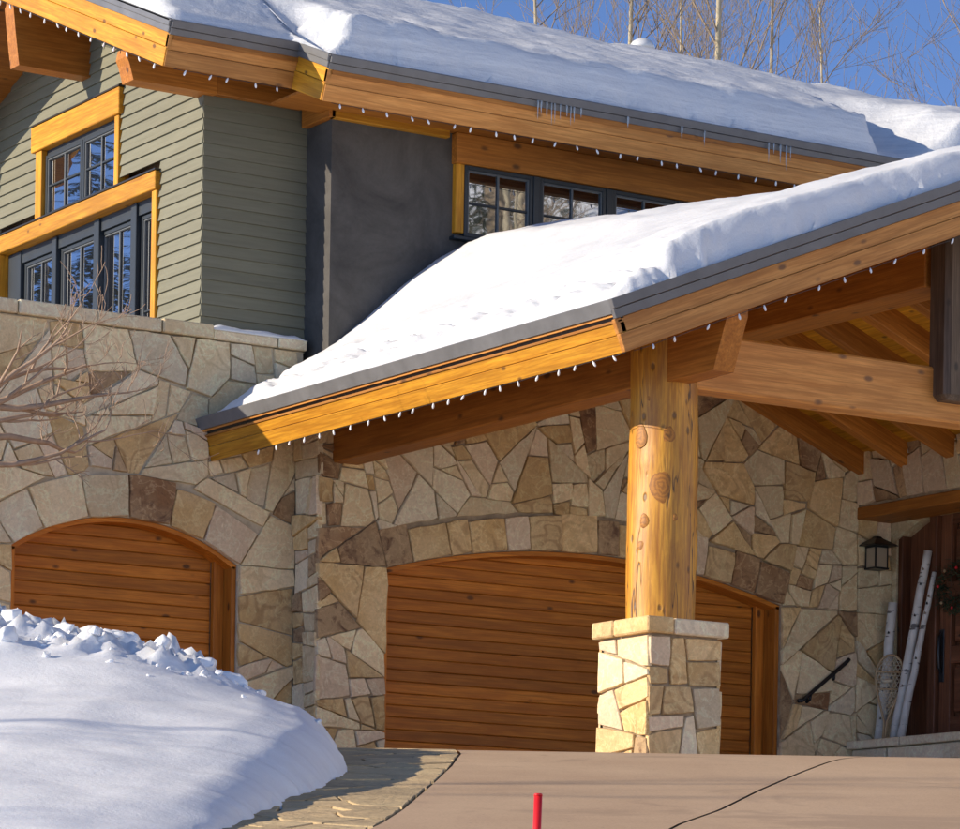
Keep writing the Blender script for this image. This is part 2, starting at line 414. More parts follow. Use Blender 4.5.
def stone(name, poly, fr, r, mat, parent, joint=.0025, th=(.012, .06), jit=.012):
    if area(poly) < 0: poly = poly[::-1]
    p = inset(poly, joint)
    if len(p) < 3 or area(p) < .003: return None
    p = resample(p, r, jit=jit)
    if len(p) < 3: return None
    o, u, v, n = fr; cx, cy = cent(p); t = r.uniform(*th); ta, tb = r.uniform(-.035, .035), r.uniform(-.035, .035)
    k = len(p); ins = min(.007, .06*math.sqrt(abs(area(p))))
    vs = []
    for q in p: vs.append(o+u*q[0]+v*q[1]+n*(-.02))
    for q in p: vs.append(o+u*q[0]+v*q[1]+n*(t-.012+ta*(q[0]-cx)+tb*(q[1]-cy)+r.uniform(-.004, .004)))
    for q in p:
        dx, dy = cx-q[0], cy-q[1]; L = math.hypot(dx, dy) or 1
        vs.append(o+u*(q[0]+dx/L*ins)+v*(q[1]+dy/L*ins)+n*(t+ta*(q[0]-cx)+tb*(q[1]-cy)))
    flip = u.cross(v).dot(n) < 0
    fs = []
    for i in range(k):
        j = (i+1) % k
        fs += [(i, j, j+k, i+k), (i+k, j+k, j+2*k, i+2*k)]
    fs.append(tuple(range(2*k, 3*k)))
    if flip: fs = [f[::-1] for f in fs]
    if name != 'stone': return obj(name, vs, fs, mat, parent)
    # how large it shows from the drive: nothing for backs, for what lies under the crest or above the eaves
    c = o+u*cx+v*cy; d = c.dot(FW); px = 480+FOC*c.dot(RT)/d; py = HOR-FOC*c.z/d
    seen = -20 < px < 985 and -20 < py < 775 and n.dot(c) < 0
    if c.y > 31 and c.z > (5.75 if c.x > 17.9 else 9)+PITCH*(c.x-17.9)*(c.x < 21.5 and c.x > 17.9)+(.9 if c.x > 21.5 else 0): seen = False
    if c.x < 17.5 and c.z < 3.35: seen = False
    QUEUE.append((abs(area(p))*abs(n.dot(FW)) if seen else 0, vs, fs, mat, parent))
QUEUE = []
def build_stones(limit=292):
    QUEUE.sort(key=lambda q: -q[0]); rest = {}
    for k, (a, vs, fs, mat, par) in enumerate(QUEUE):
        if k < limit and a > 0: obj('stone', vs, fs, mat, par)
        else: rest.setdefault(par, []).append((vs, fs, mat))
    for par, L in rest.items():
        vs = []; fs = []; mi = []; ms = []
        for v_, f_, m in L:
            b = len(vs); vs += v_; fs += [tuple(b+q for q in f) for f in f_]
            if m not in ms: ms.append(m)
            mi += [ms.index(m)]*len(f_)
        o = obj('stone_facing', vs, fs, None, par)
        for m in ms: o.data.materials.append(m)
        for p, q in zip(o.data.polygons, mi): p.material_index = q
        o['kind'] = 'stuff'
def pick(r, wts): return r.choices(ST, wts)[0]
def arch_tools(uc, half, vs_, rise, ring):
    Rr = (half**2+rise**2)/(2*rise); cv = vs_+rise-Rr; th = math.asin(half/Rr); Ro = Rr+ring
    def allowed(p):
        du = p[0]-uc
        if abs(du) < half+.06 and p[1] < vs_+.02: return False
        if math.hypot(du, p[1]-cv) < Ro+.05 and abs(math.atan2(du, p[1]-cv)) < th+.02 and p[1] > vs_-.05: return False
        return True
    def extra(poly):
        out = [clip(clip(poly, 1, 0, uc-half), 0, 1, vs_), clip(clip(poly, -1, 0, -(uc+half)), 0, 1, vs_)]
        top = clip(poly, 0, -1, -vs_)
        if len(top) >= 3:
            for sg in (-1, 1):      # outside the springing of the ring
                nx, ny = math.cos(th)*sg, -math.sin(th); out.append(clip(top, -nx, -ny, -(nx*uc+ny*cv)))
                top = clip(top, nx, ny, nx*uc+ny*cv)
                if len(top) < 3: break
            if len(top) >= 3:
                c = cent(top); an = math.atan2(c[0]-uc, c[1]-cv)
                out.append(clip(top, -math.sin(an), -math.cos(an), -(math.sin(an)*uc+math.cos(an)*cv+Ro*math.cos(.03))))
        return [q for q in out if len(q) >= 3]
    arc = [(uc+Rr*math.sin(th*(1-2*i/24)), cv+Rr*math.cos(th*(1-2*i/24))) for i in range(25)]   # from right to left
    def voussoirs(r, wid):
        L = 2*th*Rr; n = int(L/wid); cuts = [-th+2*th*i/n+(r.uniform(-.18, .18)*2*th/n if 0 < i < n else 0) for i in range(n+1)]; out = []
        for a, b in zip(cuts, cuts[1:]):
            o2 = Ro+r.uniform(-.05, .03); m = (a+b)/2
            out.append([(uc+Rr*math.sin(a), cv+Rr*math.cos(a)), (uc+Rr*math.sin(b), cv+Rr*math.cos(b)), (uc+o2*math.sin(b), cv+o2*math.cos(b)), (uc+o2*math.sin(a), cv+o2*math.cos(a))])
        return out
    return allowed, extra, arc, voussoirs

house = tag(empty('house', (20, 31, 2.4)), 'timber and sandstone mountain house with arched garage doors and snowy roofs', 'house')
house.matrix_world = Matrix.Identity(4)   # parts carry scene coordinates
YM, Y1, XC = 31.574, 32.105, 17.927
# --- wall with the wide garage door
M_UC, M_HALF, M_SPR, M_RISE = 21.334, 2.600, 4.64, .365
aM, eM, arcM, vouM = arch_tools(M_UC, M_HALF, M_SPR, M_RISE, .40)
frM = (V(0, YM, 0), V(1, 0, 0), V(0, 0, 1), V(0, -1, 0))
topM = [(XC, 6.33), (21.45, 7.74), (25.0, 6.30)]
xl, xr = M_UC-M_HALF, M_UC+M_HALF
outline = [(XC, 2.0)]+topM+[(25.0, 5.76), (25.52, 5.76), (25.52, 2.0), (xr, 2.0)]+arcM+[(xl, 2.0)]
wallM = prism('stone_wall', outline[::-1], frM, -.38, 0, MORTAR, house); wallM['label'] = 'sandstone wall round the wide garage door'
rs = random.Random(21)
bnd = [(XC-.03, 2.2), (25.5, 2.2), (25.5, 5.72), (25.5, 6.6), (23.2, 7.05), (19.7, 7.05), (XC-.03, 6.3)]
def eM2(poly):
    out = []
    for q in eM(poly):
        q = clip(clip(q, -PITCH, 1, 6.33-PITCH*XC), PITCH, 1, 6.30+PITCH*25.0) if len(q) > 2 else q
        if len(q) < 3: continue
        a = clip(q, 1, 0, 25.0); b = clip(clip(q, -1, 0, -25.0), 0, 1, 5.74)
        if area(b) < .03 and len(b) > 2 and len(a) > 2 and cent(q)[1] < 5.6: out.append(q)
        else: out += [a, b]
    return [q for q in out if len(q) > 2]
for c in rubble(bnd, rs, eM2):
    stone('stone', c, frM, rs, pick(rs, (42, 28, 10, 11, 9)), wallM)
rs = random.Random(8)
for c in vouM(rs, .36): stone('arch_stone', c, frM, rs, pick(rs, (22, 34, 0, 8, 36)), wallM, th=(.035, .06))
# --- wall with the single garage door, set back, and the short return between them
A_UC, A_HALF, A_SPR, A_RISE = 15.98, 1.284, 4.60, .385
aA, eA, arcA, vouA = arch_tools(A_UC, A_HALF, A_SPR, A_RISE, .44)
frA = (V(0, Y1, 0), V(1, 0, 0), V(0, 0, 1), V(0, -1, 0))
al, ar = A_UC-A_HALF, A_UC+A_HALF
outline = [(12.0, 1.9), (12.0, 6.9), (18.0, 6.9), (18.0, 1.9), (ar, 1.9)]+arcA+[(al, 1.9)]
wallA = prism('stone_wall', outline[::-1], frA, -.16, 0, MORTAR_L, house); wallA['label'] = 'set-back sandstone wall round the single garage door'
rs = random.Random(5)
for c in rubble([(13.2, 3.0), (XC, 3.0), (XC, 6.9), (13.2, 6.9)], rs, eA, .035, .32):
    stone('stone', c, frA, rs, pick(rs, (46, 22, 16, 10, 6)), wallA, joint=.005)
for c in vouA(rs, .40): stone('arch_stone', c, frA, rs, pick(rs, (60, 16, 20, 4, 3)), wallA, joint=.005, th=(.03, .055))
frR = (V(XC, 0, 0), V(0, -1, 0), V(0, 0, 1), V(-1, 0, 0))
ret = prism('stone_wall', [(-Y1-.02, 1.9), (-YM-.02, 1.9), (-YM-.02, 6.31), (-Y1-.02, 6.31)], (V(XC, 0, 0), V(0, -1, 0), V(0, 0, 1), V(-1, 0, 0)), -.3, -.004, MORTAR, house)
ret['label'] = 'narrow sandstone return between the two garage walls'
for c in bsp([(-Y1+.04, 2.3), (-YM+.03, 2.3), (-YM+.03, 6.3), (-Y1+.04, 6.3)], rs, .03, .16, .12): stone('stone', c, frR, rs, pick(rs, (38, 18, 28, 8, 8)), ret)
# coping
x = 12.3; rs = random.Random(3)
while x < 18.0:
    L = rs.uniform(.65, 1.05); x2 = min(x+L, 18.02)
    if x < 16.9 < x2 or 18.02-x2 < .3: x2 = 16.9 if x < 16.9 < x2 else 18.02
    zt = 7.045+rs.uniform(-.006, .006)-(.035 if x > 16.8 else 0)
    cp = box('coping_stone', x+.006, x2-.006, Y1-.085+rs.uniform(-.01, .01)+(.02 if x > 16.8 else 0), Y1+.28, 6.905, zt, ST[rs.choice((0, 2, 0, 2))], wallA, .012); x = x2
# --- entry wall, above and around the front door
XE, XD = 25.0, 25.5
frE = (V(XE, 0, 0), V(0, -1, 0), V(0, 0, 1), V(-1, 0, 0))
wallE = prism('stone_wall', [(-YM+.02, 5.84), (-26, 5.84), (-26, 6.3), (-YM+.02, 6.3)], frE, -.5, 0, MORTAR, house); wallE['label'] = 'sandstone wall above the front door'
rs = random.Random(9)
for c in bsp([(-YM+.05, 5.86), (-28.2, 5.86), (-28.2, 6.55), (-YM+.05, 6.55)], rs, .04, .2, .3): stone('stone', c, frE, rs, pick(rs, (30, 22, 14, 20, 14)), wallE)
box('lintel', XE-.03, XD, 26.0, YM+.0, 5.70, 5.835, wood('y', 'brown'), house, .01)
D_UC, D_HALF, D_SPR, D_RISE = -30.0, 1.46, 5.50, .36
Rd = (D_HALF**2+D_RISE**2)/(2*D_RISE); cvd = D_SPR+D_RISE-Rd; thd = math.asin(D_HALF/Rd)
arcD = [(D_UC+Rd*math.sin(thd*(1-2*i/20)), cvd+Rd*math.cos(thd*(1-2*i/20))) for i in range(21)]
frD = (V(XD, 0, 0), V(0, -1, 0), V(0, 0, 1), V(-1, 0, 0))
prism('door_surround', ([(-YM, 2.0), (-YM, 5.72), (-26, 5.72), (-26, 2.0), (D_UC+D_HALF, 2.0)]+arcD+[(D_UC-D_HALF, 2.0)])[::-1], frD, -.3, 0, ST[0], house)
# front door
fdoor = empty('front_door', parent=house)
dw, dz = wood('z', 'red', .7), wood('y', 'red', .7)
box('backing', XD+.20, XD+.26, 28.4, 31.6, 3.1, 5.9, dz, fdoor)
box('jamb', XD+.02, XD+.22, 31.38, 31.455, 3.15, 5.86, dw, fdoor, .006)
box('side_panel', XD+.15, XD+.199, 30.95, 31.38, 3.15, 5.86, wood('z', 'red', .5), fdoor)
box('mullion', XD+.04, XD+.2, 30.80, 30.93, 3.15, 5.86, dw, fdoor, .008)
box('stile', XD+.10, XD+.185, 30.60, 30.79, 3.16, 5.86, wood('z', 'red', .6), fdoor, .006)
for (z0, z1) in ((3.16, 3.42), (4.02, 4.22), (4.78, 4.95), (5.6, 5.86)): box('rail', XD+.101, XD+.184, 29.3, 30.599, z0, z1, wood('y', 'red', .6), fdoor, .006)
for (z0, z1) in ((3.46, 3.98), (4.26, 4.74), (4.99, 5.56)): box('raised_panel', XD+.12, XD+.19, 29.4, 30.56, z0, z1, wood('y', 'red', .6), fdoor, .02)
hd = Tubes(); hd.add([(XD+.10, 30.74, 4.38), (XD+.05, 30.74, 4.33), (XD+.045, 30.74, 4.15), (XD+.05, 30.735, 3.98), (XD+.09, 30.73, 3.92)], [.014, .018, .02, .018, .012], 8)
hd.build('handle', DARKMETAL, fdoor); box('escutcheon', XD+.088, XD+.099, 30.70, 30.78, 3.82, 4.42, DARKMETAL, fdoor, .004)
# porch slab and step
rs = random.Random(14)
porch = empty('porch_step', parent=house)
for i, (y0, y1) in enumerate(((30.62, 31.56), (29.3, 30.6), (27.6, 29.28))):
    box('paving_slab', XE-.12, XD+.25, y0, y1, 3.06, 3.155, ST[2], porch, .012)
for i, (y0, y1, z0, z1) in enumerate(((30.9, 31.5, 2.86, 3.05), (29.9, 30.88, 2.88, 3.05), (28.4, 29.88, 2.87, 3.05), (30.5, 31.5, 2.45, 2.85), (29.5, 30.48, 2.45, 2.87), (28.2, 29.48, 2.45, 2.86))):
    box('riser_stone', XE-.08+.015*(i % 2), XE+.35, y0, y1, z0, z1, ST[2 if i != 4 else 0], porch, .012)
box('core', XE+.0, XD+.2, 27.6, 31.56, 2.3, 3.055, MORTAR, porch)

# --- garage doors
def garage_door(uc, half, spring, rise, y, ybot, n_h, seed, frame_y):
    r = random.Random(seed); g = empty('garage_door', parent=house); z = ybot
    R_a = (half**2+rise**2)/(2*rise); cv = spring+rise-R_a
    while z < spring+rise:
        h = n_h*r.uniform(.94, 1.06)
        def lim(zz):
            return half-.005 if zz < spring else math.sqrt(max(0, R_a**2-(zz-cv)**2))
        x0, x1 = uc-half+.01, uc+half-.17
        if z > spring: hw = lim(z)+.05; x0, x1 = max(x0, uc-hw), min(x1, uc+hw)
        if x1-x0 > .3:
            e = r.uniform(0, .006)
            obox('plank', (x0, y-.028+e, z+.0015), (x1-x0, 0, 0), (0, .05, 0), (0, 0, h-.003), wood('x', 'door', .8), g, .008)
        z += h
    box('backing', uc-half, uc+half, y+.03, y+.06, ybot, spring+rise, MORTAR, g)
    # wooden jamb and arched head
    jw = .055
    box('jamb', uc+half-jw, uc+half-.002, frame_y+.03, y-.032, ybot, spring-.01, wood('z', 'door', .8), g, .004)
    box('stop', uc+half-.17, uc+half-jw-.002, y-.10, y-.032, ybot, spring+.1, wood('z', 'door', .8), g, .004)
    box('jamb', uc-half+.002, uc-half+jw, frame_y+.03, y-.032, ybot, spring-.01, wood('z', 'door', .8), g, .004)
    vs = []; fs = []; th = math.asin(half/R_a); K = 24
    for i in range(K+1):
        a = -th+2*th*i/K
        for rr, yy in ((R_a-.004, frame_y+.03), (R_a-.05, frame_y+.03), (R_a-.05, y-.032), (R_a-.004, y-.032)):
            vs.append((uc+rr*math.sin(a), yy, cv+rr*math.cos(a)))
        if i:
            b = 4*(i-1)
            for k in range(4): fs.append((b+k, b+(k+1) % 4, b+4+(k+1) % 4, b+4+k))
    obj('arched_head', vs, fs, wood('x', 'door', .8), g)
    return g
gd1 = garage_door(M_UC, M_HALF, M_SPR, M_RISE, YM+.34, 2.38, .124, 3, YM); gd1['label'] = 'wide arched garage door of horizontal cedar planks'
gd2 = garage_door(A_UC, A_HALF, A_SPR, A_RISE, Y1+.30, 2.3, .127, 8, Y1); gd2['label'] = 'single arched garage door of horizontal cedar planks'

# --- pier and log post under the gabled carport roof
LX, LY = 18.22, 25.83; PW = .38
pier = empty('stone_pier', parent=house)
box('core', LX-PW+.01, LX+PW-.01, LY-PW+.01, LY+PW-.01, 1.9, 3.39, MORTAR, pier)
rs = random.Random(33)
for fr in ((V(LX-PW, LY, 0), V(0, -1, 0), V(0, 0, 1), V(-1, 0, 0)), (V(LX, LY-PW, 0), V(1, 0, 0), V(0, 0, 1), V(0, -1, 0)),
           (V(LX+PW, LY, 0), V(0, 1, 0), V(0, 0, 1), V(1, 0, 0)), (V(LX, LY+PW, 0), V(-1, 0, 0), V(0, 0, 1), V(0, 1, 0))):
    for c in bsp([(-PW-.02, 2.0), (PW+.02, 2.0), (PW+.02, 3.375), (-PW-.02, 3.375)], rs, .05, .15): stone('stone', c, fr, rs, pick(rs, (26, 46, 10, 14, 4)), pier, joint=.006, th=(.015, .035), jit=.005)
o = PW+.07
for (x0, x1, y0, y1) in ((LX-o, LX-.16, LY-o, LY+.1), (LX-.15, LX+o, LY-o, LY+.0), (LX-o, LX+.1, LY+.11, LY+o), (LX+.11, LX+o, LY+.01, LY+o)):
    q = box('capstone', x0, x1, y0, y1, 3.39, 3.53+rs.uniform(-.008, .008), ST[rs.choice((1, 2, 0))], pier, .014)
q = box('capstone', LX-.14, LX+.1, LY+.01, LY+.105, 3.39, 3.53, ST[0], pier)
def mk_log():
    M = NT('peeled_log'); v = M.coord((7, 7, .8)); g = M.noise(v, 1.5, 7, .62, None, .7); b = M.noise(M.coord((1, 1, .6)), 2.6, 5, .6, None, .6)
    fine = M.noise(M.coord((30, 30, 1.4)), 1.6, 5, .65)
    c = M.ramp(g, [(.34, (.42, .165, .014)), (.62, (.66, .32, .034))])
    c = M.mix(M.ramp(b, [(.5, (0, 0, 0)), (.68, (.75, .75, .75))]), c, (.30, .105, .018))
    c = M.mix(M.ramp(fine, [(.40, (.5, .5, .5)), (.56, (0, 0, 0))]), c, (.22, .075, .012))
    crk = M.ramp(M.noise(M.coord((5, 5, .42)), 1.3, 3, .5, None, .25), [(.488, (0, 0, 0)), (.496, (1, 1, 1)), (.504, (1, 1, 1)), (.512, (0, 0, 0))])
    gate = M.ramp(M.noise(M.coord((3, 3, .8)), .9, 2, .5), [(.48, (0, 0, 0)), (.53, (1, 1, 1))])
    sp = M.n('TexVoronoi'); M.l(M.coord((6.5, 6.5, 3.6)), sp.inputs['Vector']); sp.inputs['Scale'].default_value = 1
    spot = M.ramp(sp.outputs['Distance'], [(.09, (1, 1, 1)), (.17, (0, 0, 0))])
    ck = M.val('MAXIMUM', M.val('MULTIPLY', crk, gate), M.val('MULTIPLY', spot, .8))
    M.col(M.mix(M.val('MULTIPLY', ck, .88), c, (.045, .018, .007))); M.rough(.5); M.bump(M.val('SUBTRACT', M.val('ADD', g, M.val('MULTIPLY', fine, .4)), M.val('MULTIPLY', ck, 2)), .35, .012); return M.m
LOGM = mk_log()
vs = []; fs = []; NA, NZ = 40, 44; z0, z1 = 3.50, 6.2
for j in range(NZ+1):
    z = z0+(z1-z0)*j/NZ
    for i in range(NA):
        a = 2*math.pi*i/NA
        r = .310+.014*fnoise(math.cos(a)*1.2, math.sin(a)*1.2, z*.9, 1.0)+.010*math.sin(z*2.2+a*2)
        # swelling at the branch whorl
        r += .012*math.exp(-((z-4.95)/.10)**2)*max(0, math.cos(a-3.9))
        vs.append((LX+r*math.cos(a), LY+r*math.sin(a), z))
for j in range(NZ):
    for i in range(NA): fs.append((j*NA+i, j*NA+(i+1) % NA, (j+1)*NA+(i+1) % NA, (j+1)*NA+i))
post = obj('log_post', vs, fs, LOGM, house, True)
def mk_knot():
    M = NT('knot'); tc = M.n('TexCoord'); ln = M.n('VectorMath', operation='LENGTH'); M.l(tc.outputs['Object'], ln.inputs[0])
    nz = M.noise(tc.outputs['Object'], 14, 5, .65)
    rr = M.val('ADD', M.val('MULTIPLY', ln.outputs['Value'], 1.0), M.val('MULTIPLY', nz, .11))
    w_ = M.val('ADD', M.val('MULTIPLY', M.val('SINE', M.val('MULTIPLY', rr, 170)), .5), .5)
    c = M.mix(M.val('MULTIPLY', w_, .55), (.42, .165, .022), (.13, .045, .01)); M.col(c); M.rough(.6); return M.m
KNOT = mk_knot()
def knot(ang, z, ra, rb, out=.02):
    # flattened dome on the log surface, built round its own origin so the rings centre on it
    rad = .312; n = V(math.cos(ang), math.sin(ang), 0); t = V(-math.sin(ang), math.cos(ang), 0)
    vs = []; fs = []; K = 14; rings = ((1.2, -1.2), (.9, .2), (.5, .7), (.25, .8))
    for f, h in rings:
        for k in range(K):
            a = 2*math.pi*k/K; wob = 1+.1*math.sin(a*3+z*9)
            tt = f*ra*math.cos(a)*wob; vs.append(t*tt+V(0, 0, f*rb*math.sin(a)*wob)+n*(h*out-tt*tt/(2*rad)))
    vs.append(n*out*.9)
    for j in range(3):
        for k in range(K): fs.append((j*K+k, j*K+(k+1) % K, (j+1)*K+(k+1) % K, (j+1)*K+k))
    for k in range(K): fs.append((3*K+k, 3*K+(k+1) % K, 4*K))
    ob = obj('knot', vs, fs, KNOT, post, True); ob.location = (LX+rad*n.x, LY+rad*n.y, z)
view = YAW+math.pi   # direction from the post to the driveway
for da, z, ra, rb, out in ((-.78, 5.18, .075, .11, .03), (.10, 5.19, .085, .10, .045), (-.08, 4.73, .115, .155, .035), (-.60, 4.42, .05, .065, .02), (-.72, 4.20, .045, .05, .02),
                           (-.85, 3.78, .03, .05, .012), (-.85, 3.64, .028, .03, .012), (.35, 4.45, .03, .04, .01), (-.5, 5.52, .03, .035, .01)):
    knot(view+da, z, ra*.75, rb*.85, .003+out*.04)

build_stones()
# --- carport roof
CX0, CZ0, RX, YR, YB = 16.76, 6.065, 21.45, 24.55, 31.80
def T(x): return CZ0+PITCH*(x-CX0) if x <= RX else CZ0+PITCH*(2*RX-x-CX0)
sl_ = V(1, 0, PITCH).normalized(); nn = V(-PITCH, 0, 1).normalized()
roofC = empty('carport_roof', parent=house)
fx = (V(0, 0, 0), V(1, 0, 0), V(0, 0, 1), V(0, -1, 0))
xa = CX0+.05
def slab(name, xa, xb, y0, y1, drop, mat, par):
    pts = [(xa, T(xa)-.012), (xb, T(xb)-.012), (xb, T(xb)-drop), (xa, T(xa)-drop)]
    return prism(name, pts, fx, -y1, -y0, mat, par)
slab('deck', xa, 17.95, YR+.03, Y1-.01, .10, wood('y', 'brown'), roofC)
slab('deck', 17.95, RX, YR+.03, YB, .10, wood('y', 'brown'), roofC)
slab('roofing', RX+.002, 27.2, YR+.03, YB, .055, STEEL, roofC)
# metal panels on the left slope, edge visible under the snow
for (a_, b_, y1) in ((CX0-.02, 17.95, Y1-.012), (17.951, RX+.03, YB)):
    prism('roofing', [(a_, T(a_)-.010), (b_, CZ0+PITCH*(b_-CX0)-.010), (b_, CZ0+PITCH*(b_-CX0)+.008), (a_, T(a_)+.008)], fx, -y1, -(YR-.02), STEEL, roofC)
def layers(par, top, along, down, out, spec, L):
    """stack of boards running along a roof edge: spec rows are (name, d0, d1, proud, thick, material)"""
    for (nm, d0, d1, pr, tk, m) in spec:
        obox(nm, top+down*d0+out*(pr-tk), along*L, down*(d1-d0), out*tk, m, par, .004 if tk > .03 else 0)
dn = -nn
eY = wood('y', 'honey', .7); eSX = wood('sx', 'pale', .8)
corner = V(CX0, YR, CZ0)
Lc = Y1-.012-YR
layers(roofC, corner, V(0, 1, 0), dn, -sl_, [('gutter', -.012, .115, .03, .09, STEEL_L), ('trim_strip', .118, .142, .012, .05, wood('y', 'pale')), ('shadow_gap', .143, .172, -.035, .03, DARKMETAL),
       ('trim_strip', .173, .196, .005, .05, wood('y', 'pale')), ('fascia', .198, .30, -.010, .05, eY), ('fascia', .304, .452, .006, .055, eY)], Lc)
Lr = (RX-CX0)*math.sqrt(1+PITCH**2)
layers(roofC, corner-sl_*.03+nn*.012, sl_, dn, V(0, -1, 0), [('rake_flashing', 0, .085, .045, .06, STEEL), ('rake_flashing', .090, .170, .030, .05, STEEL), ('rake_board', .172, .30, .0, .05, eSX), ('rake_board', .302, .462, .014, .055, eSX)], Lr+.03)
sl2 = V(1, 0, -PITCH).normalized(); nn2 = V(PITCH, 0, 1).normalized(); dX = wood('dx', 'pale', .8)
layers(roofC, V(RX, YR, T(RX)), sl2, -nn2, V(0, -1, 0), [('rake_flashing', 0, .085, .045, .06, STEEL), ('rake_flashing', .090, .170, .030, .05, STEEL), ('rake_board', .172, .30, .0, .05, dX), ('rake_board', .302, .462, .014, .055, dX)], 6.1)
# beams
bY = wood('y', 'brown')
box('eave_beam', 18.07, 18.37, 25.2, YM-.0, 5.68, 6.28, bY, house, .012)
vs_ = [(24.66, 6.12), (24.86, 5.66), (25.6, 5.66), (25.6, 6.3), (24.66, 6.22)]
prism('beam_stub', [(-y, z) for y, z in vs_], (V(18.06, 0, 0), V(0, -1, 0), V(0, 0, 1), V(-1, 0, 0)), -.22, 0, wood('y', 'brown', 1.1), house)
bX = wood('x', 'pale', .9)
box('tie_beam', 18.4, 25.05, 25.69, 25.97, 5.66, 6.17, bX, house, .02)
tb = Tubes()
kpx, kpy = 21.47, 25.66
box('king_post', kpx-.24, kpx+.24, kpy-.17, kpy+.14, 5.84, 7.62, wood('z', 'dark', .8), house, .05)
box('ridge_beam', RX-.24, RX+.2, 25.81, YM+.1, 6.94, 7.62, bY, house, .012)
for y in (24.9,):
    obox('rafter', V(18.3, y, T(18.3)-.32), sl_*3.2, V(0, .18, 0), nn*.2, wood('sx', 'brown'), house, .008)
yv = 31.57-.16
rfm = wood('dx', 'brown', .8)
while yv > 24.9:
    x0 = RX+.15
    obox('rafter', V(x0, yv, T(x0)-.335), sl2*((25.0-x0)*math.sqrt(1+PITCH**2)), V(0, .15, 0), V(0, 0, .27), rfm, house, .006); yv -= .79
xx = RX+.1
while xx < 25.6:
    obox('soffit_board', V(xx, YR+.06, T(xx)-.085), sl2*.152, V(0, YM-.0-YR-.06, 0), V(0, 0, .024), wood('y', 'honey', .8), roofC); xx += .145

# --- upper floor: olive lap siding, gable end and corner
XS, YS = 16.871, 32.275
GY = 35.25                                  # gable ridge line
UY0, UZ0, UX = 31.13, 9.824, 15.9           # top edge of the upper roof at the first eave, rake plane
def TU(y): return UZ0+PITCH*(y-UY0) if y <= GY else UZ0+PITCH*(2*GY-y-UY0)
sidG = empty('siding_wall', parent=house); sidG['label'] = 'sunlit gable wall of olive lap siding'
box('backing', XS+.26, XS+.34, YS+.02, 39.0, 6.5, 9.9, MORTAR, sidG)
holes = [(33.25, 37.32, 6.9, 8.87), (34.18, 36.32, 8.8, 9.95)]
z = 6.92; EXP = .1285
while z < 11.2:
    zt = z+EXP
    top_y = GY if zt > TU(GY)-.1 else None
    ylo = YS; yhi = 38.2
    # keep under the soffit
    lim = (z-(UZ0-.25))/PITCH+UY0
    if lim > ylo: ylo = lim; yhi = min(yhi, 2*GY-lim)
    segs = [(ylo, yhi)] if ylo < yhi-.05 else []
    for (a, b, c, d) in holes:
        if zt > c and z < d-.02:
            ns = []
            for (p, q) in segs:
                if a > p: ns.append((p, min(q, a)))
                if b < q: ns.append((max(p, b), q))
            segs = ns
    for (p, q) in segs:
        if q-p < .05: continue
        obox('siding_board', V(XS-.020, p, z), V(0, q-p, 0), V(.026, 0, EXP+.012), V(.02, 0, 0), SID_Y, sidG)
    z = zt
sidC = empty('siding_wall', parent=house); sidC['label'] = 'shaded side wall of olive lap siding'
z = 6.92
while z < 9.6:
    obox('siding_board', V(XS-.004, YS-.020, z), V(18.11-XS, 0, 0), V(0, .026, EXP+.012), V(0, .02, 0), SID_X, sidC); z += EXP
box('backing', XS+.02, 18.3, YS+.03, YS+.2, 6.6, 9.9, MORTAR, sidC)
# --- stucco block
STX, STY = 18.10, 31.744
stucco = box('stucco_wall', STX, 33, STY, STY+.9, 5.5, 9.62, STUCCO, house)
# --- windows
def window(fr, units, z0, z1, parent_label, fw_=.045, hb=None, cols=2, gz=0.0, rows=(.5,)):
    """fr = (origin, along, up, out); units = list of (u0, u1, ncols)"""
    o, u, v, n = fr
    for (u0, u1, nc) in units:
        wd = empty('window', parent=house)
        def bar(nm, a, b, c, d, d0, d1, m): obox(nm, o+u*a+v*c+n*d0, u*(b-a), v*(d-c), n*(d1-d0), m, wd, .004)
        bar('frame', u0, u0+fw_, z0, z1, 0, .05, FRAME); bar('frame', u1-fw_, u1, z0, z1, 0, .05, FRAME)
        bar('frame', u0+fw_, u1-fw_, z1-fw_, z1, 0, .049, FRAME); bar('frame', u0+fw_, u1-fw_, z0, z0+fw_, 0, .049, FRAME)
        a0, a1, b0, b1 = u0+fw_, u1-fw_, z0+fw_, z1-fw_; bw = .012
        for k in range(1, nc):
            c = a0+(a1-a0)*k/nc; bar('glazing_bar', c-bw, c+bw, b0, b1, .014, .034, MUNTIN)
        for rr in rows:
            c = b0+(b1-b0)*rr; bar('glazing_bar', a0, a1, c-bw, c+bw, .012, .031, FRAME)
        for e0, e1, f0, f1 in ((a0, a0+.016, b0, b1), (a1-.016, a1, b0, b1), (a0+.016, a1-.016, b1-.016, b1)): bar('glazing_bead', e0, e1, f0, f1, .01, .04, MUNTIN)
        es = [a0+(a1-a0)*k/nc for k in range(nc+1)]; vs2 = [b0]+[b0+(b1-b0)*rr for rr in rows]+[b1]
        for k in range(nc):
            for m in range(len(vs2)-1):
                pn = obox('pane', o+u*es[k]+v*vs2[m]+n*.004, u*(es[k+1]-es[k]), v*(vs2[m+1]-vs2[m]), n*.008, GLASS, wd)
hw_, hz_ = wood('y', 'honey', .6), wood('z', 'honey', .5)
frG = (V(XS+.16, 0, 0), V(0, -1, 0), V(0, 0, 1), V(-1, 0, 0))
window(frG, [(-36.86, -36.02, 2), (-35.90, -34.95, 2), (-34.86, -34.04, 2), (-33.90, -33.42, 1)], 6.95, 8.52, '', rows=(.33,))
for y in (36.02, 34.95, 34.04): box('mullion', XS+.05, XS+.2, y-.135 if y < 35 else y-.115, y-.005, 6.95, 8.66, FRAME, house, .006)
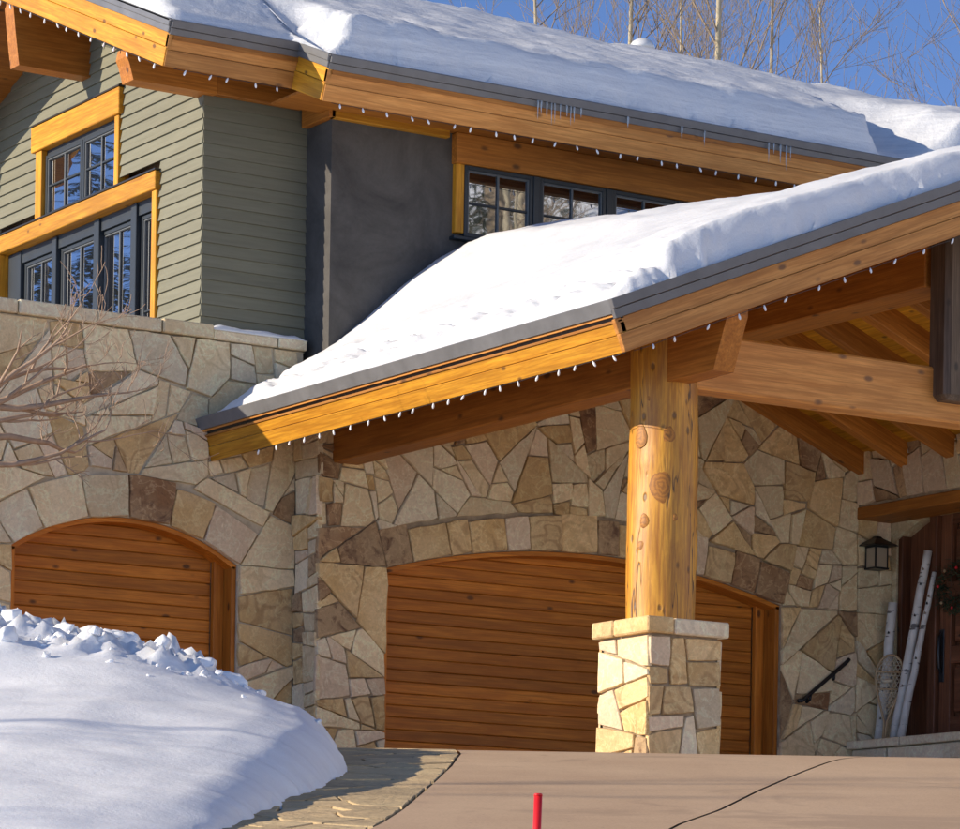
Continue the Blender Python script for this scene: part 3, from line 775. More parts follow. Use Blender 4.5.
box('mullion', XS+.06, XS+.2, 36.87, 37.20, 6.95, 8.66, FRAME, house, .006)
box('window_head', XS+.08, XS+.2, 33.38, 37.2, 8.525, 8.67, FRAME, house)
box('window_reveal', XS+.02, XS+.2, 33.36, 33.415, 6.95, 8.66, FRAME, house)
box('window_header', XS-.075, XS+.1, 33.225, 37.42, 8.672, 8.868, hw_, house, .008)
box('header_flashing', XS-.088, XS+.02, 33.205, 37.44, 8.869, 8.885, DARKMETAL, house)
box('window_trim', XS-.045, XS+.10, 33.25, 33.355, 6.95, 8.67, hz_, house, .006)
box('window_trim', XS-.045, XS+.10, 37.22, 37.33, 6.95, 8.67, hz_, house, .006)
frG2 = (V(XS+.06, 0, 0), V(0, -1, 0), V(0, 0, 1), V(-1, 0, 0))
window(frG2, [(-36.13, -35.19, 2), (-35.17, -34.29, 2)], 8.90, 9.60, '')
box('window_head', XS+.03, XS+.2, 34.29, 36.13, 9.605, 9.66, FRAME, house)
box('window_header', XS-.07, XS+.1, 34.13, 36.36, 9.662, 9.95, hw_, house, .008)
box('header_flashing', XS-.083, XS+.02, 34.11, 36.38, 9.951, 9.967, DARKMETAL, house)
box('window_trim', XS-.04, XS+.10, 34.185, 34.285, 8.886, 9.66, hz_, house, .006)
box('window_trim', XS-.04, XS+.10, 36.135, 36.29, 8.886, 9.66, hz_, house, .006)
frS = (V(0, STY-.025, 0), V(1, 0, 0), V(0, 0, 1), V(0, -1, 0))
un = []; xx = 19.70
while xx < 25: un.append((xx, xx+.87, 2)); xx += .955
window(frS, un, 8.27, 9.03, '', rows=(.48,))
for (a, b, c) in un: box('mullion', b+.002, b+.083, STY-.085, STY, 8.27, 9.03, FRAME, house, .004)
box('window_header', 19.575, 27, STY-.11, STY+.01, 9.034, 9.36, wood('x', 'brown'), house, .01)
box('window_trim', 19.59, 19.695, STY-.075, STY+.01, 8.30, 9.033, wood('z', 'honey', .5), house, .006)
box('window_sill', 19.56, 27, STY-.10, STY+.01, 8.225, 8.265, FRAME, house, .006)
# --- upper roof
roofU = empty('upper_roof', parent=house)
frU = (V(0, 0, 0), V(0, -1, 0), V(0, 0, 1), V(-1, 0, 0))
E2Y = 30.505; E2X = 17.37
def uslab(nm, x0, x1, y0, y1, drop, m, top=.012):
    pts = [(-y0, TU(y0)-top), (-y1, TU(y1)-top), (-y1, TU(y1)-drop), (-y0, TU(y0)-drop)]
    return prism(nm, pts, frU, -x1, -x0, m, roofU)
uslab('deck', UX+.05, E2X+.05, UY0+.05, GY, .20, wood('x', 'brown', .8)); uslab('deck', E2X+.05, 33, E2Y+.05, GY, .20, wood('x', 'brown', .8))
uslab('deck', UX+.05, 33, GY+.002, 40.0, .20, wood('x', 'brown', .8))
for (x0, x1, y0) in ((UX-.03, E2X-.02, UY0-.02), (E2X-.019, 33, E2Y-.02)): uslab('roofing', x0, x1, y0, GY, -.006, STEEL, .010)
uslab('roofing', UX-.03, 33, GY+.003, 40.0, -.006, STEEL, .010)
nU = V(0, -PITCH, 1).normalized(); sU = V(0, 1, PITCH).normalized()
def espec(m1): return [('gutter', -.01, .07, .03, .07, STEEL), ('drip_edge', .074, .14, .012, .05, STEEL), ('fascia', .142, .29, 0, .05, m1), ('fascia', .292, .455, .012, .055, m1)]
eX = wood('x', 'pale', .9)
layers(roofU, V(UX, UY0, UZ0), V(1, 0, 0), -nU, -sU, espec(eX), E2X-UX)
layers(roofU, V(E2X, E2Y, TU(E2Y)), V(1, 0, 0), -nU, -sU, espec(eX), 33-E2X)
rS = wood('sy', 'honey', .7)
def rspec(m): return [('rake_flashing', -.012, .06, .03, .05, STEEL_L), ('rake_flashing', .062, .125, .02, .045, STEEL_L), ('rake_board', .127, .27, 0, .05, m), ('rake_board', .272, .455, .012, .055, m)]
Lu = (GY-UY0)*math.sqrt(1+PITCH**2)
layers(roofU, V(UX, UY0, UZ0), sU, -nU, V(-1, 0, 0), rspec(rS), Lu)
layers(roofU, V(E2X, E2Y, TU(E2Y)), sU, -nU, V(-1, 0, 0), rspec(rS), .68)
sU2 = V(0, 1, -PITCH).normalized(); nU2 = V(0, PITCH, 1).normalized()
layers(roofU, V(UX, GY, TU(GY)), sU2, -nU2, V(-1, 0, 0), rspec(wood('y', 'honey', .7)), 4.5)
# plate beam along the first eave with a lit, shaped end; ridge outlooker; frieze
def outlooker(nm, y0, y1, z0, z1, x0, x1):
    pts = [(x0+.06, z0), (x1, z0), (x1, z1), (x0, z1), (x0-.02, z1-.1), (x0+.01, (z0+z1)/2)]
    return prism(nm, pts, (V(0, 0, 0), V(1, 0, 0), V(0, 0, 1), V(0, -1, 0)), -y1, -y0, wood('x', 'brown'), house)
outlooker('outlooker', 32.17, 32.42, 9.47, 9.80, 15.94, XS+.1)
box('frieze', XS+.1, 18.0, 32.17, 32.262, 9.47, 9.82, wood('x', 'brown'), house, .006)
outlooker('outlooker', 34.98, 35.2, 10.24, 10.98, 15.95, XS+.1)
outlooker('outlooker', 37.6, 37.85, 9.7, 10.05, 15.94, XS+.1)
box('frieze', STX-.05, 19.5, STY-.085, STY-.002, 9.29, 9.62, wood('x', 'honey', .6), house, .006)
box('frieze', STX-.085, STX-.002, STY-.085, YS-.03, 9.29, 9.70, wood('y', 'brown', .6), house, .006)
box('soffit', E2X+.06, 33, 30.75, STY+.1, 9.362, 9.385, wood('x', 'brown'), roofU)
# ridge cap and roof vent
vt = Tubes(); vt.add([(24.7, 35.6, 11.2), (24.7, 35.6, 11.98)], .07, 12); vt.build('vent_pipe', STEEL_L, roofU)
vs = []; fs = []; K = 16
for f, h in ((1, 0), (.98, .05), (.8, .12), (.45, .17)):
    for k in range(K): a = 2*math.pi*k/K; vs.append((24.7+.16*f*math.cos(a), 35.6+.16*f*math.sin(a), 11.95+h*.7))
vs.append((24.7, 35.6, 12.08))
for j in range(3):
    for k in range(K): fs.append((j*K+k, j*K+(k+1) % K, (j+1)*K+(k+1) % K, (j+1)*K+k))
for k in range(K): fs.append((3*K+k, 3*K+(k+1) % K, 4*K))
fs.append(tuple(range(K-1, -1, -1)))
obj('vent_cap', vs, fs, plain('galvanised', (.55, .56, .57), .4, .1), roofU, True)

# ------------------------------------------------------------------ snow
def field(name, xs, ys, top, base, mat, label, cat='snow', group=None):
    nx, ny = len(xs), len(ys); vs = []; fs = []
    for y in ys:
        for x in xs: vs.append((x, y, top(x, y)))
    N0 = len(vs)
    for y in ys:
        for x in xs: vs.append((x, y, base(x, y)))
    for j in range(ny-1):
        for i in range(nx-1):
            a = j*nx+i; fs.append((a, a+1, a+nx+1, a+nx)); fs.append((N0+a, N0+a+nx, N0+a+nx+1, N0+a+1))
    for i in range(nx-1):
        fs.append((i, N0+i, N0+i+1, i+1)); a = (ny-1)*nx+i; fs.append((a, a+1, N0+a+1, N0+a))
    for j in range(ny-1):
        a = j*nx; fs.append((a, a+nx, N0+a+nx, N0+a)); a += nx-1; fs.append((a, N0+a, N0+a+nx, a+nx))
    o = obj(name, vs, fs, mat, None, True)
    return tag(o, label, cat, group)
def axis(a, b, fine_a, fine_b, fine, coarse):
    out = [a]; 
    while out[-1] < b-1e-6:
        p = out[-1]; d = min(p-a, 9); e = b-p
        st = fine if (d < fine_a or e < fine_b) else coarse
        out.append(min(b, p+st))
    return out
WA = [(0, .06), (.35, .12), (.9, .20), (1.4, .34), (1.7, .47), (2.2, .70), (2.7, .86), (3.4, .80), (4.2, .58), (4.7, .45)]
FB = [(0, .05), (.2, .09), (.42, .14), (.6, .22), (.9, .29), (1.3, .33), (2.0, .31), (2.8, .26), (3.7, .20), (4.7, .15)]
def t_car(x, y):
    u = x-CX0 if x <= RX else 2*RX-x-CX0
    w_ = .14*sstep(24.6, 25.4, y)+.86*sstep(25.5, 31.6, y)
    t = lerp_tab(FB, u)*(1-w_)+lerp_tab(WA, u)*w_
    if x < RX:
        ed = .62+.12*fnoise(y, 1.3, 0, .9)+.015*fnoise(y, 4, 0, 4)      # cracked slab edge above the gutter
        t += .09*sstep(ed-.01, ed+.09, u)*sstep(32, 30.6, y)-.07*math.exp(-((u-ed)/.055)**2)-.02
        lump = sstep(1.2, .25, u)
        t += lump*(.075*fnoise(x, y, 3, 3.0, 3)+.008*fnoise(x, y, 8, 9, 3)+.03)
    t += .035*fnoise(x, y, 0, .8)+.016*fnoise(x, y, 9, 2.2)+.007*fnoise(x, y, 5, 7)
    fe = max(0, y-(YR+.03+.03*fnoise(x, 7, 0, 2.5)))                    # wind-cut front face above the rake
    t *= min(1, (fe/.10))**.45 if fe < .10 else 1
    be = max(0, u-.045-.03*fnoise(y, 2, 0, 5)); t *= min(1, be/.16)**.5
    if x < 17.93: t *= min(1, max(0, (31.75+.1*fnoise(x, 3, 0, 3)-y)/.22))**.5
    return max(.0, t)
xs = axis(CX0+.0, 25.6, 1.2, .0, .022, .075); ys = axis(YR-.01, 32.08, .3, .4, .028, .06)
def base_c(x, y): return T(x)+.006
field('roof_snow', xs, [y for y in ys if y <= 31.743]+[31.74], lambda x, y: T(x)+.014+t_car(x, y) if t_car(x, y) > .003 else T(x)+.0075, base_c, SNOW, 'deep smooth snow lying on the gabled carport roof')
# upper roof snow
def t_up(x, y):
    e1 = UY0; y0 = e1 if x < E2X else E2Y
    yy = GY-abs(GY-y)
    d1 = yy-(UY0+.05); d2 = yy-(E2Y+.10+.05*fnoise(x, 0, 0, 1.2)+.008*fnoise(x, 9, 0, 5))
    low = .30*sstep(0.0, 1.1, d1)+.07*sstep(-.02, .12, d1)
    jag = .16*fnoise(yy, 2, 0, 1.4)+.07*fnoise(yy, 5, 0, 5)
    blk = sstep(17.45+jag, 17.75+jag, x)
    r_ = 24.35+.5*sstep(31, 33, yy)+.08*fnoise(yy, 6, 0, 3)
    gap = 1-sstep(r_, r_+.12, x)*(1-sstep(24.8, 25.9+.3*fnoise(yy, 1, 0, 1), x))*sstep(33.2, 31.0, yy)
    face = min(1, max(0, d2)/.15)**.42
    th = .40-.02*(x-20)*.4*sstep(33, 35.2, yy)
    if x > 24.7: th += .25*sstep(24.8, 26.5, x)*sstep(33.5, 31, yy)
    strata = .03*fnoise(x, yy, 2, 2.2, 4)
    big = (th+strata)*face*blk*max(gap, .02)
    t = low*(1-blk)*sstep(15.85, 16.05, x)+big
    t += .03*fnoise(x, yy, 0, .7)*min(1, t*5)+.012*fnoise(x, yy, 4, 6)*min(1, t*5)
    return max(0, t)
xs = axis(UX-.02, 32.9, 3.2, 0, .05, .09); ys = axis(E2Y-.01, 39.5, 1.0, 0, .03, .09)
xs1 = [x for x in xs]
def top_u(x, y):
    t = t_up(x, y) if not (x < E2X and y < UY0) else 0
    return TU(y)+(.012+t if t > .003 else .0075)
def upper_field():      # one sheet; left of the jog its front row steps back to the first eave
    vs = []; fs = []; nx, ny = len(xs), len(ys); k = (39.5-UY0)/(39.5-E2Y)
    for lay in (0, 1):
        for y in ys:
            for x in xs:
                yy = y if x >= E2X-.02 else UY0+(y-E2Y)*k
                vs.append((x, yy, top_u(x, yy) if lay == 0 else TU(yy)+.0068))
    N0 = nx*ny
    for j in range(ny-1):
        for i in range(nx-1): a = j*nx+i; fs.append((a, a+1, a+nx+1, a+nx)); fs.append((N0+a, N0+a+nx, N0+a+nx+1, N0+a+1))
    for i in range(nx-1):
        a = i; fs.append((a, N0+a, N0+a+1, a+1)); a = (ny-1)*nx+i; fs.append((a, a+1, N0+a+1, N0+a))
    for j in range(ny-1):
        a = j*nx; fs.append((a, a+nx, N0+a+nx, N0+a)); a += nx-1; fs.append((a, N0+a, N0+a+nx, a+nx))
    return obj('roof_snow', vs, fs, OLDSNOW, None, True)
tag(upper_field(), 'thick snow slab with a steep blue-shaded edge on the upper roof', 'snow')
# thin snow on the coping
field('coping_snow', [16.9+i*.04 for i in range(29)], [Y1-.06+i*.03 for i in range(11)], lambda x, y: 7.0+.012+max(0, (.05+.02*fnoise(x, y, 0, 3)))*min(1, max(0, (18.0-x)/.1, 0)+.0)**.5*min(1, max(0, (x-16.9)/.1))**.5*min(1, max(.02, (y-Y1+.06)/.05))**.5, lambda x, y: 7.005, SNOW, 'thin strip of snow on the wall coping beside the grey stucco')

# snow bank beside the driveway
FOOT = [(10, -2.4), (15, -1.75), (18.77, -1.3), (21.05, -1.1), (22.99, -.90), (24.6, -.98), (26, -1.2), (27.5, -1.8), (29, -2.6)]
HS = [(0, 0), (.05, .10), (.15, .24), (.3, .36), (.6, .45), (1.6, .56), (6, .60)]
HX = [(.7, 0), (1.6, .15), (2.5, .32), (3.5, .42), (6, .46)]
def h_bank(s, d):
    ft = lerp_tab(FOOT, d)+.05*fnoise(d, 3, 0, 1.5)+.03*fnoise(d, 8, 0, 6)
    u = ft-s
    if u <= 0: return 0
    p = min(1, max(0, (d-16.2)/8.2))**.9*(1-sstep(26.3, 28.6, d))
    h = lerp_tab(HS, u)*p+lerp_tab(HX, u)*sstep(23.4, 25.7, d)*(1-sstep(26.3, 28.6, d))
    h += min(1, u*3)*(.04*fnoise(s, d, 0, .5)+.010*fnoise(s, d, 3, 1.8))
    rough = sstep(24.4, 25.6, d)*(1-sstep(27.4, 28.4, d))*min(1, u*2)*sstep(-1.5, -2.3, s)
    h += rough*(.20*abs(fnoise(s, d, 2, 2.6, 4))+.16*abs(fnoise(s, d, 6, 7, 4)))
    return max(0, h)
ss = [-7+i*.055 for i in range(115)]; ds = [12.5+i*.07 for i in range(236)]
vs = []; fs = []; n = len(ss)
for d in ds:
    for s in ss:
        h = h_bank(s, d); vs.append(P_(s, d, .034+h if h > .004 else -.06))
for j in range(len(ds)-1):
    for i in range(n-1): fs.append((j*n+i, j*n+i+1, (j+1)*n+i+1, (j+1)*n+i))
bank = tag(obj('snow_bank', vs, fs, BRIGHT_SNOW, None, True), kind='structure')
bank['label'] = 'smooth ploughed snow bank beside the driveway'
rs = random.Random(17)
def chunk(p, r):
    bm = bmesh.new(); bmesh.ops.create_icosphere(bm, subdivisions=3, radius=1); sd = rs.uniform(0, 50); q = [rs.uniform(.6, 1.5) for _ in range(3)]
    for v in bm.verts:
        c = v.co.copy(); k = 1+.34*fnoise(c.x+sd, c.y, c.z, 1.1)
        # chop with a few planes so that lumps look broken
        v.co = Vector((c.x*q[0], c.y*q[1], c.z*q[2]))*k
    for _ in range(5):
        nrm = Vector((rs.uniform(-1, 1), rs.uniform(-1, 1), rs.uniform(-1, 1))).normalized(); lim = rs.uniform(.5, .9)
        for v in bm.verts:
            e = v.co.dot(nrm)-lim
            if e > 0: v.co -= nrm*e
    for v in bm.verts:
        c = v.co*1.0; v.co *= r*(1.25+.16*fnoise(c.x+sd, c.y, c.z+sd, 4.5))
    me = bpy.data.meshes.new('snow_chunk'); bm.to_mesh(me); bm.free(); me.materials.append(BRIGHT_SNOW)
    for f in me.polygons: f.use_smooth = True
    o = bpy.data.objects.new('snow_chunk', me); COL.objects.link(o); o.location = p; o.rotation_euler = (rs.uniform(0, 6), rs.uniform(0, 6), rs.uniform(0, 6))
    return tag(o, 'broken lump of ploughed snow on the crest of the snow bank', 'snow chunk', 'snow lumps along the bank crest')
for k in range(70):
    s = rs.uniform(-3.7, -1.55); d = 25.4+rs.gauss(0, .45); r = .014+.05*rs.random()**2.2
    if s > -2.0: r *= .6
    chunk(P_(s, d, .03+h_bank(s, d)+r*.15), r)
for (s, d, r) in ((-2.78, 25.5, .10), (-2.66, 25.5, .085), (-2.36, 25.4, .05), (-2.05, 25.3, .075), (-1.83, 25.3, .065), (-3.45, 25.5, .06), (-1.95, 25.35, .05), (-1.2, 25.0, .03)):
    chunk(P_(s, d, .03+h_bank(s, d)+r*.2), r)

# flagstone border between the bank and the concrete
flag_bed = []
vs = []; fs = []
for k, d in enumerate([12+i*.4 for i in range(41)]):
    vs += [P_(lerp_tab(FOOT, d)-.9, d, .006), P_(lerp_tab(EDGE, d), d, .006)]
    if k: fs.append((2*k-2, 2*k-1, 2*k+1, 2*k))
path = tag(obj('flagstone_path', vs, fs, plain('joint_sand', (.13, .11, .09), .95, .3)), kind='structure')
rs = random.Random(12)
def edge_clip(q):
    y = cent(q)[1]; k = (lerp_tab(EDGE, y+.2)-lerp_tab(EDGE, y-.2))/.4
    q = clip(q, 1, -k, lerp_tab(EDGE, y)-y*k)
    return clip(q, -1, 0, -(lerp_tab(FOOT, y)-.8)) if len(q) > 2 else q
cells = tess([(-2.2, 15), (-.1, 15), (-.1, 28), (-2.2, 28)], rs, .16, .34, allowed=lambda p: lerp_tab(FOOT, p[1])-.6 < p[0] < lerp_tab(EDGE, p[1])-.08, asp=.85, split=.25,
             extra=lambda q: [edge_clip(q)])
for c in cells:
    p = inset(c, .007)
    if len(p) < 3: continue
    p = resample(p, rs, .2, .01, 11); k = len(p)
    if k < 3: continue
    h = rs.uniform(.022, .034); vs = [P_(q[0], q[1], .0) for q in p]+[P_(q[0], q[1], h) for q in p]
    cx, cy = cent(p); vs += [P_(q[0]+(cx-q[0])*.03, q[1]+(cy-q[1])*.03, h+.003) for q in p]
    fs = []
    for i in range(k): j = (i+1) % k; fs += [(i, j, j+k, i+k), (i+k, j+k, j+2*k, i+2*k)]
    fs.append(tuple(range(2*k, 3*k))); obj('flagstone', vs, fs, FLAG, path)

# ------------------------------------------------------------------ small things
# red marker stake
stake = empty('driveway_marker', P_(53/FOC*12, 12)); tag(stake, 'thin red marker stake standing in the driveway', 'stake')
b = P_(53/FOC*12, 12); ti = RT*.012
tb = Tubes(); tb.add([(0, 0, -.05), (0, 0, .35), tuple(ti*.5+V(0, 0, .665))], .0145, 12); tb.build('rod', RED, stake)
tb = Tubes(); tb.add([tuple(ti*.5+V(0, 0, .665)), tuple(ti*.5+V(0, 0, .672))], [.0165, .0125], 12); tb.build('cap', RED, stake)
# string lights
def lights(label, p0, p1, n, drop=.035):
    root = empty('string_lights', p0); tag(root, label, 'string lights', 'bulb strings clipped under the eaves')
    p0, p1 = Vector(p0), Vector(p1); c = Tubes(); pts = [(p1-p0)*(i/(n*2))+V(0, 0, -.006*(i % 2)) for i in range(n*2+1)]
    c.add(pts, .0035, 4); c.build('cord', DARKMETAL, root)
    proto = None; r = random.Random(n)
    for i in range(n):
        t = (i+.5+r.uniform(-.16, .16))/n
        if proto is None:
            q = Tubes(); q.add([(0, 0, 0), (0, 0, -.010), (0, 0, -.018), (0, 0, -.034), (0, 0, -.048), (0, 0, -.054)], [.006, .007, .010, .0115, .008, .003], 8)
            proto = q.build('bulb', BULB, root); o = proto
        else:
            o = proto.copy(); COL.objects.link(o); o.parent = root
        o.location = (p1-p0)*t; o.rotation_euler = (r.uniform(-.5, .5), r.uniform(-.5, .5), 0)
def edge_pt(top, down, d, out, o_): return top+down*d+out*o_
cb = corner+dn*.455-sl_*.02
lights('white bulb string under the sunlit carport eave', cb, cb+V(0, 6.6, 0), 22)
cr = corner+dn*.462+V(0, -.03, 0)
lights('white bulb string under the shaded gable rake of the carport', cr+sl_*.05, cr+sl_*4.9, 15)
ub = V(UX, UY0, UZ0)-nU*.46
lights('white bulb string under the upper gable rake', ub+V(-.02, 0, 0)+sU*.05, ub+V(-.02, 0, 0)+sU*4.4, 14)
lights('white bulb string under the short first eave above the siding', ub-sU*.02+V(.1, 0, 0), ub-sU*.02+V(E2X-UX-.05, 0, 0), 5)
u2 = V(E2X, E2Y, TU(E2Y))-nU*.46-sU*.02
lights('white bulb string under the long eave above the grey stucco', u2+V(.1, 0, 0), u2+V(7.4, 0, 0), 28)
# icicles on the long eave
def icicle(x, L, label):
    q = Tubes(); r0 = .008+.006*rng.random(); q.add([(0, 0, 0), (0, 0, -L*.3), (rng.uniform(-.004, .004), 0, -L*.7), (0, 0, -L)], [r0, r0*.8, r0*.45, .001], 7)
    o = q.build('icicle', ICE); e = V(x, E2Y, TU(E2Y))-sU*.025-nU*.07; o.location = e; tag(o, label, 'icicle', 'icicles hanging from the long upper eave')
for x, L in ((19.86, .2), (19.90, .14), (19.97, .17), (20.03, .24), (20.07, .21), (20.14, .16), (20.22, .12), (20.27, .2), (20.31, .17), (20.4, .1), (21.0, .12), (21.7, .14), (22.0, .17)):
    icicle(x, L, 'slender clear icicle in the row above the stucco wall window')
for x, L in ((22.86, .22), (22.93, .12), (23.02, .2), (23.1, .27), (23.16, .16)): icicle(x, L, 'slender clear icicle where the upper eave nears the carport snow')
# lantern
LQ = (25.18, YM-.15)
lan = empty('wall_lantern', (LQ[0], LQ[1], 5.15)); tag(lan, 'black pitched-roof wall lantern beside the front door', 'lantern')
def lbox(nm, x0, x1, y0, y1, z0, z1, m, par): return box(nm, x0, x1, y0, y1, z0, z1, m, par)
for sx in (-1, 1):
    for sy in (-1, 1): lbox('post', sx*.085-.008, sx*.085+.008, sy*.085-.008, sy*.085+.008, 0.0, .225, DARKMETAL, lan)
lbox('base', -.1, .1, -.1, .1, -.02, .0, DARKMETAL, lan); lbox('top_frame', -.095, .095, -.095, .095, .225, .245, DARKMETAL, lan)
def mk_lglass():
    M = NT('seeded_glass'); M.col((.75, .62, .45)); M.rough(.35); M.b.inputs['Transmission Weight'].default_value = .6; return M.m
LG = mk_lglass()
for s in (-1, 1):
    lbox('pane', -.077, .077, s*.085-.002, s*.085+.002, .0, .225, LG, lan); lbox('pane', s*.085-.002, s*.085+.002, -.077, .077, .0, .225, LG, lan)
vs = []; 
for (e, z) in ((.175, .245), (.165, .26), (.05, .335), (.03, .36)): vs += [(-e, -e, z), (e, -e, z), (e, e, z), (-e, e, z)]
fs = [(3, 2, 1, 0), (12, 13, 14, 15)]
for j in range(3):
    for k in range(4): fs.append((j*4+k, j*4+(k+1) % 4, (j+1)*4+(k+1) % 4, (j+1)*4+k))
obj('hood', vs, fs, DARKMETAL, lan); lbox('wall_plate', -.05, .05, .1, .146, .1, .3, DARKMETAL, lan)
# handrail
hr = empty('handrail', (24.2, YM-.08, 3.55)); tag(hr, 'short sloping black metal handrail fixed to the stone wall', 'handrail')
q = Tubes(); q.add([(-.06, 0, .02), (0, 0, .03), (.62, 0, .50), (.66, 0, .54)], .024, 8); q.build('rail', DARKMETAL, hr)
for t in (.18, .72):
    q = Tubes(); q.add([(.62*t, 0, .03+.47*t-.015), (.62*t, .01, .03+.47*t-.07), (.62*t, .075, .03+.47*t-.08)], .017, 8); q.add([(.62*t, .062, .03+.47*t-.08), (.62*t, .082, .03+.47*t-.08)], .03, 10); q.build('bracket', DARKMETAL, hr)
# birch poles
def mk_birch():
    M = NT('birch_bark'); v = M.coord((3, 3, 14)); a = M.noise(v, 1.4, 4, .6); b = M.noise(M.coord(), 6, 4, .6)
    c = M.ramp(b, [(.3, (.50, .46, .41)), (.7, (.66, .63, .58))])
    c = M.mix(M.ramp(a, [(.60, (0, 0, 0)), (.64, (.9, .9, .9))]), c, (.06, .05, .045)); M.col(c); M.rough(.7); M.bump(a, .2, .005); return M.m
BIRCH = mk_birch()
def birch(label, p0, p1, r0, r1, sd):
    root = empty('birch_pole', p0); tag(root, label, 'birch pole', 'birch poles by the front door')
    r = random.Random(sd); p0, p1 = Vector(p0), Vector(p1); q = Tubes(); pts = []; rr = []
    for i in range(11):
        t = i/10; pts.append((p1-p0)*t+V(r.uniform(-.006, .006), r.uniform(-.008, .008), 0)); rr.append(r0+(r1-r0)*t+r.uniform(-.002, .002))
    q.add(pts, rr, 12); q.build('trunk', BIRCH, root)
    for k in range(4):
        t = r.uniform(.15, .9); c = (p1-p0)*t+V(-r0*.8, -r0*.55, 0); q = Tubes(); q.add([c, c+V(-.012, -.012, .02)], [.014, .005], 6); q.build('branch_stub', DARKMETAL if k % 2 else TWIG, root)
birch('short thick birch pole behind the snowshoe', (25.28, 31.44, 3.157), (25.36, 31.34, 4.76), .065, .055, 1)
birch('tallest birch pole leaning on the door panel', (25.26, 31.16, 3.157), (25.50, 30.90, 5.32), .06, .048, 2)
birch('slim birch pole leaning beside the tallest one', (25.24, 31.02, 3.157), (25.52, 30.80, 5.07), .05, .026, 3)
# snowshoe
shoe = empty('snowshoe', (25.12, 31.17, 3.158)); tag(shoe, 'wooden teardrop snowshoe with rawhide lacing leaning on birch poles', 'snowshoe')
SHM = plain('bent_ash', (.42, .28, .15), .6, .2); LACE = plain('rawhide', (.58, .48, .34), .7, .2)
def outl(t):   # t 0..1 round the frame, from the tail up the left side, over the toe and back
    a = (t-.5)*2*math.pi; z = .62+.36*math.cos(a) if abs(a) < math.pi*.55 else None
    return a
SH = [(.012, 0.0), (.016, .22), (.06, .36), (.125, .56), (.155, .72), (.15, .84), (.11, .94), (.05, .99), (0, 1.0)]
def shw(z):
    return lerp_tab([(b_, a_) for a_, b_ in SH], z)
pts = [(x_, z_) for x_, z_ in SH]+[(-x_, z_) for x_, z_ in SH[-2::-1]]
def sp(x_, z_): return V(.13*z_, .05*z_, z_*.985)+RT*x_
q = Tubes(); q.add([sp(*p) for p in pts], .014, 8); q.build('frame', SHM, shoe)
for z_ in (.60, .80): q = Tubes(); q.add([sp(-shw(z_), z_), sp(shw(z_), z_)], .011, 6); q.build('crossbar', SHM, shoe)
q = Tubes()
for k in range(-9, 10):
    for sg in (1, -1):
        seg = []
        for i in range(25):
            z_ = .3+.68*i/24; x_ = k*.045+sg*(z_-.65)*.55
            if abs(x_) < shw(z_): seg.append(sp(x_, z_))
        if len(seg) > 1: q.add([seg[0], seg[-1]], .0042, 4)
for i in range(16):
    z_ = .32+.04*i; q.add([sp(-shw(z_), z_), sp(shw(z_), z_)], .004, 4)
q.build('lacing', LACE, shoe)
q = Tubes(); q.add([sp(-.06, .70)+V(-.02, 0, 0), sp(0, .69)+V(-.05, 0, 0), sp(.06, .70)+V(-.02, 0, 0)], .022, 8); q.build('binding', LACE, shoe)
# wreath on the door
wr = empty('door_wreath', (XD+.04, 30.46, 4.86)); tag(wr, 'round dark evergreen wreath hanging on the front door', 'wreath')
vs = []; fs = []; r = random.Random(4)
for k in range(900):
    a = r.uniform(0, 6.283); rr = .23+r.gauss(0, .05); c = V(r.gauss(0, .03), -math.cos(a)*rr, math.sin(a)*rr)
    dv = V(r.uniform(-1, .2), r.uniform(-1, 1), r.uniform(-1, 1)).normalized()*r.uniform(.05, .1); sd = dv.orthogonal().normalized()*.007
    b0 = len(vs); vs += [c-sd, c+sd, c+dv]; fs.append((b0, b0+1, b0+2))
obj('foliage', vs, fs, NEEDLE, wr)
for k in range(7):
    a = k*.9+.3; q = Tubes(); c = V(-.06, -math.cos(a)*.23, math.sin(a)*.23); q.add([c+V(0, 0, -.018), c+V(0, 0, -.012), c, c+V(0, 0, .012), c+V(0, 0, .018)], [.004, .013, .018, .013, .004], 8); q.build('berry', RED if k % 2 else SHM, wr)

